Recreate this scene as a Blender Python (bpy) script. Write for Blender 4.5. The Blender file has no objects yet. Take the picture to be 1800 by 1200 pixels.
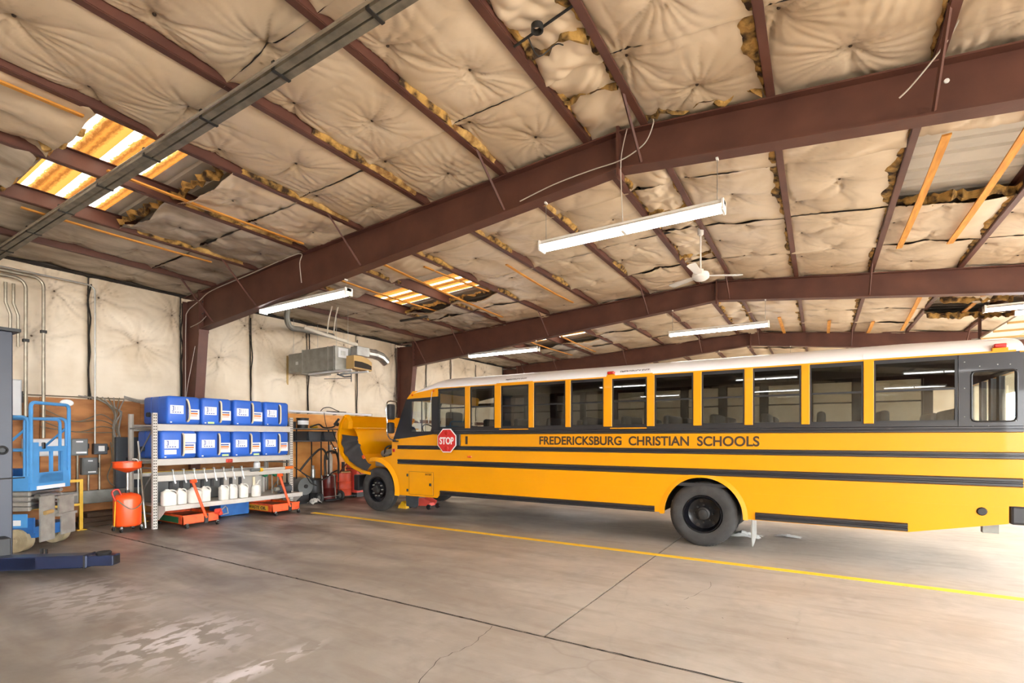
import bpy, bmesh, math, random
import numpy as np
from mathutils import Matrix, Vector
random.seed(7)
S = bpy.context.scene
COL = S.collection
PI = math.pi
# ---------------------------------------------------------------- camera, sky, exposure
cam_d = bpy.data.cameras.new('camera'); cam = bpy.data.objects.new('camera', cam_d); COL.objects.link(cam)
cam_d.sensor_width = 36.0; cam_d.lens = 36.0 * 880 / 1800; cam_d.shift_y = 168 / 1800
cam_d.clip_start = 0.05; cam_d.clip_end = 300
cam.location = (0, 0, 1.7); cam.rotation_euler = (PI / 2, 0, math.atan2(540, 880))
S.camera = cam
W = bpy.data.worlds.new('sky'); S.world = W; W.use_nodes = True
wb = W.node_tree.nodes['Background']; wb.inputs[0].default_value = (0.93, 0.97, 1.0, 1); wb.inputs[1].default_value = 23.0
S.view_settings.view_transform = 'Standard'; S.view_settings.look = 'None'
S.view_settings.gamma = 1.0; S.view_settings.use_curve_mapping = False
S.view_settings.exposure = 0.48
TUBE = 20.0          # emission of the fluorescent tubes
S.cycles.use_denoising = True
S.cycles.max_bounces = 9; S.cycles.diffuse_bounces = 6; S.cycles.glossy_bounces = 4
S.cycles.transparent_max_bounces = 16; S.cycles.sample_clamp_indirect = 8
S.cycles.caustics_reflective = False; S.cycles.caustics_refractive = False

# ---------------------------------------------------------------- materials
def srgb(r, g, b):
    f = lambda c: (c / 255 / 12.92) if c / 255 <= 0.04045 else ((c / 255 + 0.055) / 1.055) ** 2.4
    return (f(r), f(g), f(b), 1)
MATS = {}
def mat(name, col, rough=0.6, metal=0.0, var=0.0, scale=6.0, bump=0.0, bscale=40.0, col2=None, coat=0.0, emis=0.0, spec=0.5, stretch=None, detail=6, lo=0.35, hi=0.65):
    m = bpy.data.materials.new(name); m.use_nodes = True; MATS[name] = m
    nt = m.node_tree; N = nt.nodes; L = nt.links; p = N['Principled BSDF']
    p.inputs['Base Color'].default_value = col; p.inputs['Roughness'].default_value = rough
    p.inputs['Metallic'].default_value = metal; p.inputs['Coat Weight'].default_value = coat
    p.inputs['Specular IOR Level'].default_value = spec
    if emis: p.inputs['Emission Color'].default_value = col; p.inputs['Emission Strength'].default_value = emis
    if var or bump or col2:
        tc = N.new('ShaderNodeTexCoord'); src = tc.outputs['Object']
        if stretch:
            mp = N.new('ShaderNodeMapping'); mp.inputs['Scale'].default_value = stretch; L.new(src, mp.inputs[0]); src = mp.outputs[0]
        if var or col2:
            n = N.new('ShaderNodeTexNoise'); n.inputs['Scale'].default_value = scale; n.inputs['Detail'].default_value = detail
            L.new(src, n.inputs['Vector'])
            r = N.new('ShaderNodeValToRGB'); L.new(n.outputs['Fac'], r.inputs[0])
            c2 = col2 or tuple(c * (1 - var) for c in col[:3]) + (1,)
            r.color_ramp.elements[0].color = c2; r.color_ramp.elements[1].color = col
            r.color_ramp.elements[0].position = lo; r.color_ramp.elements[1].position = hi
            L.new(r.outputs[0], p.inputs['Base Color'])
        if bump:
            n2 = N.new('ShaderNodeTexNoise'); n2.inputs['Scale'].default_value = bscale; n2.inputs['Detail'].default_value = 5; L.new(src, n2.inputs['Vector'])
            b = N.new('ShaderNodeBump'); b.inputs['Strength'].default_value = bump; b.inputs['Distance'].default_value = 0.02
            L.new(n2.outputs['Fac'], b.inputs['Height']); L.new(b.outputs[0], p.inputs['Normal'])
    return m
def glass(name, tint, spec=1.0):
    m = bpy.data.materials.new(name); m.use_nodes = True; MATS[name] = m
    nt = m.node_tree; nt.nodes.clear(); N = nt.nodes; L = nt.links
    o = N.new('ShaderNodeOutputMaterial'); mx = N.new('ShaderNodeMixShader'); t = N.new('ShaderNodeBsdfTransparent'); g = N.new('ShaderNodeBsdfGlossy')
    f = N.new('ShaderNodeFresnel'); ge = N.new('ShaderNodeNewGeometry'); io = N.new('ShaderNodeMath'); io.operation = 'MULTIPLY_ADD'; io.inputs[1].default_value = 1 / 1.5 - 1.5; io.inputs[2].default_value = 1.5
    L.new(ge.outputs['Backfacing'], io.inputs[0]); L.new(io.outputs[0], f.inputs[0])   # same reflectance on both faces of a thin pane
    t.inputs[0].default_value = tint; g.inputs[0].default_value = (spec, spec, spec, 1); g.inputs['Roughness'].default_value = 0.01
    L.new(f.outputs[0], mx.inputs[0]); L.new(t.outputs[0], mx.inputs[1]); L.new(g.outputs[0], mx.inputs[2]); L.new(mx.outputs[0], o.inputs[0])
    return m
mat('bus_yellow', srgb(226, 151, 0), 0.34, spec=0.35, coat=0.08, var=0.04, scale=1.5)
mat('bus_white', srgb(232, 230, 230), 0.35, coat=0.2)
mat('bus_black', srgb(38, 37, 40), 0.35, var=0.2, scale=3, coat=0.2)
mat('frame_black', srgb(30, 30, 32), 0.45)
mat('letter', srgb(58, 40, 22), 0.5)
mat('lens_red', srgb(190, 30, 20), 0.25, coat=0.5)
mat('lens_amber', srgb(215, 90, 20), 0.25, coat=0.5)
mat('sign_red', srgb(205, 40, 35), 0.4)
mat('white_paint', srgb(235, 233, 228), 0.45)
mat('rubber', srgb(58, 56, 54), 0.75, var=0.35, scale=9, bump=0.15, bscale=60)
mat('rubber_tread', srgb(72, 68, 64), 0.85, var=0.4, scale=14, bump=0.3, bscale=50)
mat('wheel_black', srgb(15, 15, 19), 0.3, coat=0.15, spec=0.3)
mat('liner', srgb(58, 56, 56), 0.8, var=0.3, scale=5)
mat('hub_dark', srgb(46, 44, 42), 0.6, metal=0.1, var=0.4, scale=20)
mat('chrome', srgb(220, 220, 222), 0.15, metal=1.0)
mat('galv', srgb(176, 174, 168), 0.38, metal=0.85, var=0.25, scale=5)
mat('galv_dull', srgb(150, 148, 140), 0.5, metal=0.35, var=0.25, scale=6)
mat('seat_grey', srgb(72, 76, 80), 0.7, var=0.15, scale=8)
mat('interior', srgb(128, 126, 120), 0.6)
mat('bus_floor', srgb(45, 44, 44), 0.8)
mat('under', srgb(34, 32, 31), 0.8, var=0.4, scale=5)
glass('glass_bus', (0.60, 0.61, 0.59, 1)); glass('glass_clear', (0.85, 0.88, 0.87, 1))
mat('steel_red', srgb(100, 62, 50), 0.55, var=0.22, scale=2.2, col2=srgb(84, 50, 41), bump=0.04, bscale=30)
mat('insul_grimy_dim', srgb(206, 194, 176), 0.5, var=0.3, scale=1.6, col2=srgb(150, 134, 114), bump=0.15, bscale=10, lo=0.36, hi=0.7, stretch=(2.2, .7, 1))  # left bays: dirt plus their dimmer light painted into the base colour
mat('insul', srgb(222, 203, 176), 0.42, var=0.3, scale=1.1, col2=srgb(205, 183, 152), bump=0.12, bscale=9, lo=0.3, hi=0.62)
mat('insul_wall', srgb(226, 211, 188), 0.45, var=0.3, scale=1.3, col2=srgb(205, 186, 158), bump=0.1, bscale=8, lo=0.3, hi=0.6)
mat('fiberglass', srgb(190, 150, 82), 0.95, scale=7, col2=srgb(60, 42, 26), bump=0.9, bscale=28, detail=9, lo=0.38, hi=0.58)
mat('fiber_tan', srgb(214, 176, 108), 0.95, scale=7, col2=srgb(120, 84, 44), bump=0.8, bscale=25, detail=8)
mat('pin', srgb(74, 58, 44), 0.6)
mat('batten', srgb(222, 158, 66), 0.7, scale=3, col2=srgb(196, 130, 48), stretch=(8, 1, 8), bump=0.1)
mat('deck', srgb(206, 198, 184), 0.5, metal=0.1, var=0.12, scale=3)
mat('deck_dark', srgb(90, 82, 74), 0.6)
mat('strut', srgb(132, 126, 112), 0.5, metal=0.25, var=0.4, scale=7)
mat('conduit', srgb(168, 158, 140), 0.4, metal=0.6, var=0.3, scale=8)
mat('plywood', srgb(176, 118, 66), 0.7, scale=2.2, col2=srgb(138, 88, 46), stretch=(1, 1, 3), bump=0.08, detail=8)
mat('plywood_light', srgb(226, 160, 84), 0.65, scale=2.0, col2=srgb(208, 138, 66), stretch=(1, 1, 3), detail=8)
mat('dark_gap', srgb(40, 33, 27), 0.9)
mat('tape', srgb(178, 146, 92), 0.7)
mat('line_yellow', srgb(246, 200, 36), 0.6, scale=5, col2=srgb(222, 172, 40), detail=8, lo=0.3, hi=0.45)

def add_grime_shade(name, col, k):
    # fold shading plus dirt painted as colour around the pins (mesh attribute 'grime_shade')
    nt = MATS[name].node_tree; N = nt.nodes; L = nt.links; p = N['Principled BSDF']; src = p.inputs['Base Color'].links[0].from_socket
    a = N.new('ShaderNodeAttribute'); a.attribute_name = 'grime_shade'; mu = N.new('ShaderNodeMath'); mu.operation = 'MULTIPLY'; mu.inputs[1].default_value = k; mu.use_clamp = True; L.new(a.outputs['Fac'], mu.inputs[0])
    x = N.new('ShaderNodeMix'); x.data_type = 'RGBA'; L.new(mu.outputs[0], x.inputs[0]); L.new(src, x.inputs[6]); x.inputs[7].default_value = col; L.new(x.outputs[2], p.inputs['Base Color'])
add_grime_shade('insul', srgb(124, 100, 74), .8); add_grime_shade('insul_grimy_dim', srgb(96, 80, 62), .9); add_grime_shade('insul_wall', srgb(112, 88, 62), 1.0)
# concrete with stains, cracks and worn paint
def concrete():
    m = bpy.data.materials.new('concrete'); m.use_nodes = True; MATS['concrete'] = m
    nt = m.node_tree; N = nt.nodes; L = nt.links; p = N['Principled BSDF']
    tc = N.new('ShaderNodeTexCoord')
    def noise(s, d=6, st=None, dist=0.0):
        n = N.new('ShaderNodeTexNoise'); n.inputs['Scale'].default_value = s; n.inputs['Detail'].default_value = d; n.inputs['Distortion'].default_value = dist
        if st:
            mp = N.new('ShaderNodeMapping'); mp.inputs['Scale'].default_value = st; L.new(tc.outputs['Object'], mp.inputs[0]); L.new(mp.outputs[0], n.inputs['Vector'])
        else: L.new(tc.outputs['Object'], n.inputs['Vector'])
        return n.outputs['Fac']
    def ramp(f, a, b, ca=(0, 0, 0, 1), cb=(1, 1, 1, 1)):
        r = N.new('ShaderNodeValToRGB'); L.new(f, r.inputs[0]); r.color_ramp.elements[0].position = a; r.color_ramp.elements[1].position = b
        r.color_ramp.elements[0].color = ca; r.color_ramp.elements[1].color = cb; return r.outputs[0]
    def mix(f, a, b):
        x = N.new('ShaderNodeMix'); x.data_type = 'RGBA'; L.new(f, x.inputs[0])
        for s, v in ((6, a), (7, b)):
            if isinstance(v, tuple): x.inputs[s].default_value = v
            else: L.new(v, x.inputs[s])
        return x.outputs[2]
    def math_(op, a, b):
        x = N.new('ShaderNodeMath'); x.operation = op
        for i, v in ((0, a), (1, b)):
            if isinstance(v, (int, float)): x.inputs[i].default_value = v
            else: L.new(v, x.inputs[i])
        return x.outputs[0]
    base = ramp(noise(0.55, 8, dist=0.4), 0.3, 0.7, srgb(160, 150, 138), srgb(190, 180, 167))
    fine = ramp(noise(7, 8), 0.3, 0.7, srgb(138, 129, 120), srgb(198, 191, 182))
    c = mix(math_('MULTIPLY', ramp(noise(2.2, 7), 0.35, 0.7), 0.4), base, fine)
    # dirt trodden in around the work bays on the left
    sep = N.new('ShaderNodeSeparateXYZ'); L.new(tc.outputs['Object'], sep.inputs[0])
    mr = N.new('ShaderNodeMapRange'); L.new(sep.outputs['X'], mr.inputs[0]); mr.inputs[1].default_value = -2.0; mr.inputs[2].default_value = -8.5; mr.inputs[3].default_value = 0.12; mr.inputs[4].default_value = 0.95
    dirt = math_('MULTIPLY', ramp(noise(0.9, 9, (0.6, 1.6, 1), 0.6), 0.32, 0.62), mr.outputs[0])
    c = mix(dirt, c, srgb(88, 77, 69))
    streak = math_('MULTIPLY', ramp(noise(3.0, 8, (0.35, 2.2, 1), 0.5), 0.5, 0.75), 0.4)
    c = mix(streak, c, srgb(134, 116, 100))
    # oil spots
    oil = ramp(noise(1.6, 4, dist=0.3), 0.70, 0.78)
    c = mix(math_('MULTIPLY', oil, 0.4), c, srgb(96, 82, 72))
    # worn white paint near the camera
    def spot(x, y, rx, ry):
        mp = N.new('ShaderNodeMapping'); mp.vector_type = 'TEXTURE'; mp.inputs['Location'].default_value = (x, y, 0); mp.inputs['Scale'].default_value = (rx, ry, 1)
        L.new(tc.outputs['Object'], mp.inputs[0]); ln = N.new('ShaderNodeVectorMath'); ln.operation = 'LENGTH'; L.new(mp.outputs[0], ln.inputs[0])
        return ramp(ln.outputs['Value'], 0.15, 1.0, (1, 1, 1, 1), (0, 0, 0, 1))
    flake = ramp(noise(4.5, 12, (1.6, 1.0, 1), 0.3), 0.47, 0.52)
    area = math_('MAXIMUM', math_('MAXIMUM', spot(-4.6, 2.1, .75, 0.75), spot(-3.53, 2.1, .16, 0.75)), math_('MULTIPLY', spot(-6.6, 2.2, 1.3, 0.6), 0.55))
    c = mix(math_('MULTIPLY', math_('MULTIPLY', area, flake), 0.95), c, srgb(226, 220, 220))
    # hairline cracks
    vo = N.new('ShaderNodeTexVoronoi'); vo.feature = 'DISTANCE_TO_EDGE'; vo.inputs['Scale'].default_value = 0.42
    wn = N.new('ShaderNodeTexNoise'); wn.inputs['Scale'].default_value = 2.5; L.new(tc.outputs['Object'], wn.inputs['Vector'])
    av = N.new('ShaderNodeMixRGB'); av.blend_type = 'ADD'; av.inputs[0].default_value = 0.22; L.new(tc.outputs['Object'], av.inputs[1]); L.new(wn.outputs['Color'], av.inputs[2])
    L.new(av.outputs[0], vo.inputs['Vector'])
    crack = math_('MULTIPLY', ramp(vo.outputs['Distance'], 0.0, 0.006, (1, 1, 1, 1), (0, 0, 0, 1)), ramp(noise(0.7, 3), 0.5, 0.6))
    c = mix(math_('MULTIPLY', crack, 0.22), c, srgb(110, 94, 80))
    L.new(c, p.inputs['Base Color'])
    L.new(ramp(noise(1.3, 6), 0.3, 0.75, (0.36, 0.36, 0.36, 1), (0.62, 0.62, 0.62, 1)), p.inputs['Roughness'])
    b = N.new('ShaderNodeBump'); b.inputs['Strength'].default_value = 0.12; b.inputs['Distance'].default_value = 0.01
    L.new(noise(26, 6), b.inputs['Height']); L.new(b.outputs[0], p.inputs['Normal'])
concrete()
# yellowed translucent roof sheet: clear strips between rust-brown stained ones
def skylight_mat():
    m = bpy.data.materials.new('skylight'); m.use_nodes = True; MATS['skylight'] = m
    nt = m.node_tree; nt.nodes.clear(); N = nt.nodes; L = nt.links
    o = N.new('ShaderNodeOutputMaterial'); t = N.new('ShaderNodeBsdfTranslucent'); d = N.new('ShaderNodeBsdfDiffuse'); mx = N.new('ShaderNodeMixShader'); mx.inputs[0].default_value = 0.25
    tc = N.new('ShaderNodeTexCoord'); sp = N.new('ShaderNodeSeparateXYZ'); L.new(tc.outputs['Object'], sp.inputs[0])
    mp = N.new('ShaderNodeMapping'); mp.inputs['Scale'].default_value = (1.0, 2.5, 1); L.new(tc.outputs['Object'], mp.inputs[0])
    n = N.new('ShaderNodeTexNoise'); n.inputs['Scale'].default_value = 11; n.inputs['Detail'].default_value = 9; n.inputs['Roughness'].default_value = 0.8; L.new(mp.outputs[0], n.inputs['Vector'])
    md = N.new('ShaderNodeMath'); md.operation = 'FRACT'; dv = N.new('ShaderNodeMath'); dv.operation = 'MULTIPLY'; dv.inputs[1].default_value = 1 / 0.37
    L.new(sp.outputs['Y'], dv.inputs[0]); L.new(dv.outputs[0], md.inputs[0])
    ad = N.new('ShaderNodeMath'); ad.operation = 'MULTIPLY_ADD'; ad.inputs[1].default_value = 0.42; L.new(n.outputs['Fac'], ad.inputs[0]); L.new(md.outputs[0], ad.inputs[2])
    r = N.new('ShaderNodeValToRGB'); L.new(ad.outputs[0], r.inputs[0]); e = r.color_ramp.elements
    e[0].position = 0.40; e[0].color = srgb(150, 144, 132); e[1].position = 0.47; e[1].color = srgb(84, 56, 24)
    x = e.new(0.60); x.color = srgb(50, 26, 7); x = e.new(0.72); x.color = srgb(70, 42, 13); x = e.new(0.86); x.color = srgb(46, 24, 6); x = e.new(1.0); x.color = srgb(78, 50, 18)
    L.new(r.outputs[0], t.inputs[0]); L.new(r.outputs[0], d.inputs[0]); L.new(t.outputs[0], mx.inputs[1]); L.new(d.outputs[0], mx.inputs[2]); L.new(mx.outputs[0], o.inputs[0])
skylight_mat()

# ---------------------------------------------------------------- mesh helpers
class G:
    def __init__(s, M=None): s.v = []; s.f = []; s.M = M
    def add(s, vs, fs):
        o = len(s.v)
        if s.M is not None: vs = [tuple(s.M @ Vector(p)) for p in vs]
        s.v += [tuple(p) for p in vs]; s.f += [tuple(i + o for i in q) for q in fs]; return s
    def box(s, x0, x1, y0, y1, z0, z1, b=0.0, M=None):
        if x0 > x1: x0, x1 = x1, x0
        if y0 > y1: y0, y1 = y1, y0
        if z0 > z1: z0, z1 = z1, z0
        vs = [(x0, y0, z0), (x1, y0, z0), (x1, y1, z0), (x0, y1, z0), (x0, y0, z1), (x1, y0, z1), (x1, y1, z1), (x0, y1, z1)]
        fs = [(0, 3, 2, 1), (4, 5, 6, 7), (0, 1, 5, 4), (1, 2, 6, 5), (2, 3, 7, 6), (3, 0, 4, 7)]
        if b > 0:
            bm = bmesh.new(); q = [bm.verts.new(p) for p in vs]
            for f in fs: bm.faces.new([q[i] for i in f])
            bmesh.ops.bevel(bm, geom=bm.edges[:], offset=min(b, 0.49 * min(x1 - x0, y1 - y0, z1 - z0)), segments=2 if b > 0.012 else 1, affect='EDGES', profile=0.5)
            bm.verts.index_update(); vs = [tuple(p.co) for p in bm.verts]; fs = [[p.index for p in f.verts] for f in bm.faces]; bm.free()
        if M is not None: vs = [tuple(M @ Vector(p)) for p in vs]
        return s.add(vs, fs)
    def cyl(s, p0, p1, r, r2=None, n=12, cap=True):
        p0 = Vector(p0); p1 = Vector(p1); r2 = r if r2 is None else r2
        d = (p1 - p0).normalized(); a = Vector((0, 0, 1)) if abs(d.z) < 0.9 else Vector((1, 0, 0)); u = d.cross(a).normalized(); w = d.cross(u)
        vs = []
        for p, rr in ((p0, r), (p1, r2)):
            for i in range(n):
                t = 2 * PI * i / n; vs.append(p + u * (rr * math.cos(t)) + w * (rr * math.sin(t)))
        fs = [(i, (i + 1) % n, n + (i + 1) % n, n + i) for i in range(n)]
        if cap: fs += [tuple(range(n - 1, -1, -1)), tuple(range(n, 2 * n))]
        return s.add(vs, fs)
    def tube(s, pts, r, n=6, smooth=0, cap=True):
        P = [Vector(p) for p in pts]
        if smooth and len(P) > 2:
            Q = []
            for i in range(len(P) - 1):
                a = P[max(i - 1, 0)]; b = P[i]; c = P[i + 1]; d = P[min(i + 2, len(P) - 1)]
                for k in range(smooth):
                    t = k / smooth
                    Q.append(0.5 * ((2 * b) + (c - a) * t + (2 * a - 5 * b + 4 * c - d) * t * t + (3 * b - a - 3 * c + d) * t ** 3))
            P = Q + [P[-1]]
        vs = []; m = len(P); u = None
        for i in range(m):
            d = (P[min(i + 1, m - 1)] - P[max(i - 1, 0)]).normalized()
            if u is None:
                a = Vector((0, 0, 1)) if abs(d.z) < 0.9 else Vector((1, 0, 0)); u = d.cross(a).normalized()
            else:
                u = (u - d * u.dot(d)).normalized()
            w = d.cross(u)
            for k in range(n):
                t = 2 * PI * k / n; vs.append(P[i] + u * (r * math.cos(t)) + w * (r * math.sin(t)))
        fs = [(i * n + k, i * n + (k + 1) % n, (i + 1) * n + (k + 1) % n, (i + 1) * n + k) for i in range(m - 1) for k in range(n)]
        if cap: fs += [tuple(range(n - 1, -1, -1)), tuple(range((m - 1) * n, m * n))]
        return s.add(vs, fs)
    def prism(s, pts, plane, a, b):
        mk = {'xz': lambda p, t: (p[0], t, p[1]), 'yz': lambda p, t: (t, p[0], p[1]), 'xy': lambda p, t: (p[0], p[1], t)}[plane]
        n = len(pts); vs = [mk(p, a) for p in pts] + [mk(p, b) for p in pts]
        fs = [tuple(range(n)), tuple(range(2 * n - 1, n - 1, -1))] + [(i, n + i, n + (i + 1) % n, (i + 1) % n) for i in range(n)]
        return s.add(vs, fs)
    def lathe(s, prof, c, axis='z', n=24, sweep=2 * PI, start=0.0):
        # prof: list of (radius, height along axis)
        full = abs(sweep - 2 * PI) < 1e-6; k = n if full else n + 1; vs = []
        for r, h in prof:
            for i in range(k):
                t = start + sweep * i / n; a, b = r * math.cos(t), r * math.sin(t)
                vs.append({'z': (c[0] + a, c[1] + b, c[2] + h), 'y': (c[0] + a, c[1] + h, c[2] + b), 'x': (c[0] + h, c[1] + a, c[2] + b)}[axis])
        fs = [(j * k + i, j * k + (i + 1) % k, (j + 1) * k + (i + 1) % k, (j + 1) * k + i) for j in range(len(prof) - 1) for i in range(n if full else n)]
        return s.add(vs, fs)
    def sphere(s, c, r, sx=1, sy=1, sz=1, n=12):
        m = n // 2; vs = [(c[0], c[1], c[2] + r * sz)]
        for j in range(1, m):
            for i in range(n):
                a = PI * j / m; t = 2 * PI * i / n
                vs.append((c[0] + r * sx * math.sin(a) * math.cos(t), c[1] + r * sy * math.sin(a) * math.sin(t), c[2] + r * sz * math.cos(a)))
        vs.append((c[0], c[1], c[2] - r * sz)); L = len(vs) - 1
        fs = [(0, 1 + i, 1 + (i + 1) % n) for i in range(n)]
        for j in range(m - 2):
            fs += [(1 + j * n + i, 1 + (j + 1) * n + i, 1 + (j + 1) * n + (i + 1) % n, 1 + j * n + (i + 1) % n) for i in range(n)]
        fs += [(L, 1 + (m - 2) * n + (i + 1) % n, 1 + (m - 2) * n + i) for i in range(n)]
        return s.add(vs, fs)
    def grid(s, P):
        P = np.asarray(P); a, b = P.shape[:2]; o = len(s.v)
        s.v += [tuple(p) for p in P.reshape(-1, 3).tolist()]
        s.f += [(o + i * b + j, o + (i + 1) * b + j, o + (i + 1) * b + j + 1, o + i * b + j + 1) for i in range(a - 1) for j in range(b - 1)]
        return s
    def out(s, name, m, parent=None, smooth=35, label=None, kind=None):
        me = bpy.data.meshes.new(name); off = ROOT.get(parent.name, Vector((0, 0, 0))) if parent else Vector((0, 0, 0))
        me.from_pydata([(p[0] - off.x, p[1] - off.y, p[2] - off.z) for p in s.v], [], s.f)
        me.update(); bm = bmesh.new(); bm.from_mesh(me); bmesh.ops.recalc_face_normals(bm, faces=bm.faces[:]); bm.to_mesh(me); bm.free()
        me.materials.append(MATS[m] if isinstance(m, str) else m)
        if smooth:
            me.polygons.foreach_set('use_smooth', [True] * len(me.polygons)); me.set_sharp_from_angle(angle=math.radians(smooth))
        o = bpy.data.objects.new(name, me); COL.objects.link(o)
        if parent: o.parent = parent; ROOT[o.name] = off
        if label: o['label'] = label
        if kind: o['kind'] = kind
        return o
ROOT = {}
def tag(o, label, cat, group=None, kind=None):
    o['label'] = label; o['category'] = cat
    if group: o['group'] = group
    if kind: o['kind'] = kind
    return o
def thing(name, label, cat, loc=(0, 0, 0), group=None, world=True, rz=0.0, kind=None):
    """Empty at the base of a thing. world=True: the parts' vertices are given in world coordinates."""
    e = bpy.data.objects.new(name, None); COL.objects.link(e); e.location = loc; e.rotation_euler = (0, 0, rz); e.empty_display_size = 0.1
    ROOT[e.name] = Vector(loc) if world else Vector((0, 0, 0))
    return tag(e, label, cat, group, kind)
def dup(root, loc, rz=0.0, label=None, group=None):
    def cp(o, par):
        c = o.copy(); COL.objects.link(c)
        if par: c.parent = par
        for ch in o.children: cp(ch, c)
        return c
    r = cp(root, None); r.location = loc; r.rotation_euler = (0, 0, rz)
    if label: r['label'] = label
    if group: r['group'] = group
    return r
def share(o, dx=0, dy=0, dz=0, parent=None):
    c = o.copy(); COL.objects.link(c); c.location = o.location + Vector((dx, dy, dz)); c.parent = parent or o.parent
    ROOT[c.name] = ROOT.get(o.name, Vector((0, 0, 0))); return c
def text(body, w, h, m, M, name, parent, ext=0.002, bold=0.0):
    cu = bpy.data.curves.new('t', 'FONT'); cu.body = body; cu.extrude = 0.05; cu.offset = bold
    ob = bpy.data.objects.new('t', cu); COL.objects.link(ob); bpy.context.view_layer.update()
    me = bpy.data.meshes.new_from_object(ob.evaluated_get(bpy.context.evaluated_depsgraph_get()))
    bpy.data.objects.remove(ob)
    a = np.zeros(len(me.vertices) * 3); me.vertices.foreach_get('co', a); a = a.reshape(-1, 3)
    lo = a.min(0); hi = a.max(0); g = G(M); sc = np.array([w, h, 2 * ext]) / np.maximum(hi - lo, 1e-6)
    g.add(((a - (lo + hi) / 2) * sc).tolist(), [tuple(p.vertices) for p in me.polygons])
    bpy.data.meshes.remove(me)
    return g.out(name, m, parent, smooth=0)
# text facing -Y (reads along +X), and facing +X (reads along +Y)
def face_negy(x, y, z): return Matrix.Translation((x, y, z)) @ Matrix.Rotation(PI / 2, 4, 'X')
def face_posx(x, y, z): return Matrix.Translation((x, y, z)) @ Matrix.Rotation(PI / 2, 4, 'Z') @ Matrix.Rotation(PI / 2, 4, 'X')
# ---------------------------------------------------------------- the building
XW, XE, YS, YN = -12.35, 8.3, -21.15, 26.1
RIDGE = -2.05
FR = [-0.9, 5.85, 12.6, 19.35]; FB = [-14.4, -7.65]
PUR = [-11.0, -9.45, -7.93, -6.48, -5.05, -3.66, -2.42, -1.77, -0.46, 0.87, 2.25, 3.6, 5.0, 6.6]
def zt(x): return 5.36 - (0.05 * (RIDGE - x) if x < RIDGE else 0.105 * (x - RIDGE))
def zb(x): return 4.92 - (0.0884 * (RIDGE - x) if x < RIDGE else 0.115 * (x - RIDGE))
ztv = lambda x: np.where(x < RIDGE, 5.36 - 0.05 * (RIDGE - x), 5.36 - 0.105 * (x - RIDGE))

# floor: joint filler below, slabs on top
floor = G().box(XW - 0.2, XE + 0.3, YS - 0.2, YN + 0.2, -0.3, -0.012).out('floor', 'dark_gap', smooth=0)
tag(floor, 'worn grey-brown concrete floor with dark joints and stains', 'floor', kind='structure')
for x0, x1, y0, y1 in ((XW - .2, -2.009, 3.796, YN + .2), (-1.991, XE + .3, 3.796, YN + .2), (XW - .2, XE + .3, -2.4, 3.765), (XW - .2, XE + .3, YS - .2, -2.43)):
    G().box(x0, x1, y0, y1, -0.1, 0.0).out('slab', 'concrete', floor, smooth=0)
G().box(-9.72, 7.9, 7.205, 7.335, 0.0, 0.0025).out('painted_line', 'line_yellow', floor, smooth=0, label='long yellow painted bay line')
def crack(pts, w, seed, m_='dark_gap'):
    r = random.Random(seed); P = []
    for (a, b), (c, d) in zip(pts[:-1], pts[1:]):
        n = max(2, int(math.hypot(c - a, d - b) / .06))
        for k in range(n): P.append((a + (c - a) * k / n + r.uniform(-.012, .012), b + (d - b) * k / n + r.uniform(-.012, .012)))
    L_ = [[(x - w * r.uniform(.2, 1), y - w * .3, .0012), (x + w * r.uniform(.2, 1), y + w * .3, .0012)] for x, y in P]
    G().grid(L_).out('crack', m_, floor, smooth=0)
crack([(-11, 3.78), (-6, 3.78), (-2, 3.78), (3.5, 3.78)], .022, 77); crack([(-2.0, 3.8), (-2.0, 7.6)], .002, 78)
crack([(-2.5, 3.74), (-2.42, 3.3), (-2.48, 3.0), (-2.36, 2.6), (-2.42, 1.9)], .003, 1); crack([(-3.35, 2.66), (-3.5, 2.52), (-3.62, 2.45)], .004, 2); crack([(-.35, 3.74), (-.2, 3.2), (-.3, 2.5)], .002, 3); crack([(-1.2, 5.4), (-1.05, 6.0), (-1.1, 6.3)], .0025, 4)
for a_ in range(26):
    q = random.Random(a_ + 50); x_, y_ = q.uniform(-4, 2.5), q.uniform(4, 7.9); t_ = q.uniform(0, 3.1); l_ = q.uniform(.01, .06)
    crack([(x_, y_), (x_ + l_ * math.cos(t_), y_ + l_ * math.sin(t_))], .004, a_ + 9)
gr = G().box(XE + .3, 70, -60, 80, -0.4, -0.06).out('ground', 'concrete', smooth=0); tag(gr, 'pale concrete yard outside the open doors', 'ground', kind='structure')

# ceiling: corrugated steel sheets on purlins, quilted white insulation below
ceil = thing('ceiling', 'quilted insulation ceiling between red-brown purlins with roof sheets above', 'ceiling', (RIDGE, 9.0, 5.3), kind='structure')
SKYR = [(2.3, 3.3), (8.75, 9.75), (15.2, 16.2)]
def sheet(x0, x1, y0, y1, name, m, dz=0.2):
    prof = []
    y = y0
    while y < y1 - 1e-4:
        for o, h in ((0.0, 0), (0.10, 0), (0.125, 0.03), (0.165, 0.03), (0.19, 0)):
            if y + o <= y1: prof.append((y + o, h))
        y += 0.305
    prof.append((y1, 0))
    P = [[(x, yy, zt(x) + dz + h) for yy, h in prof] for x in (x0, x1)]
    return G().grid(P).out(name, m, ceil, smooth=0)
yb_ = [YS - .1]
while yb_[-1] < YN:
    nx_ = yb_[-1] + 1.0
    for a, b in SKYR:
        if yb_[-1] < a - 1e-6 < nx_ - 1e-6: nx_ = a
    yb_.append(nx_)
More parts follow.
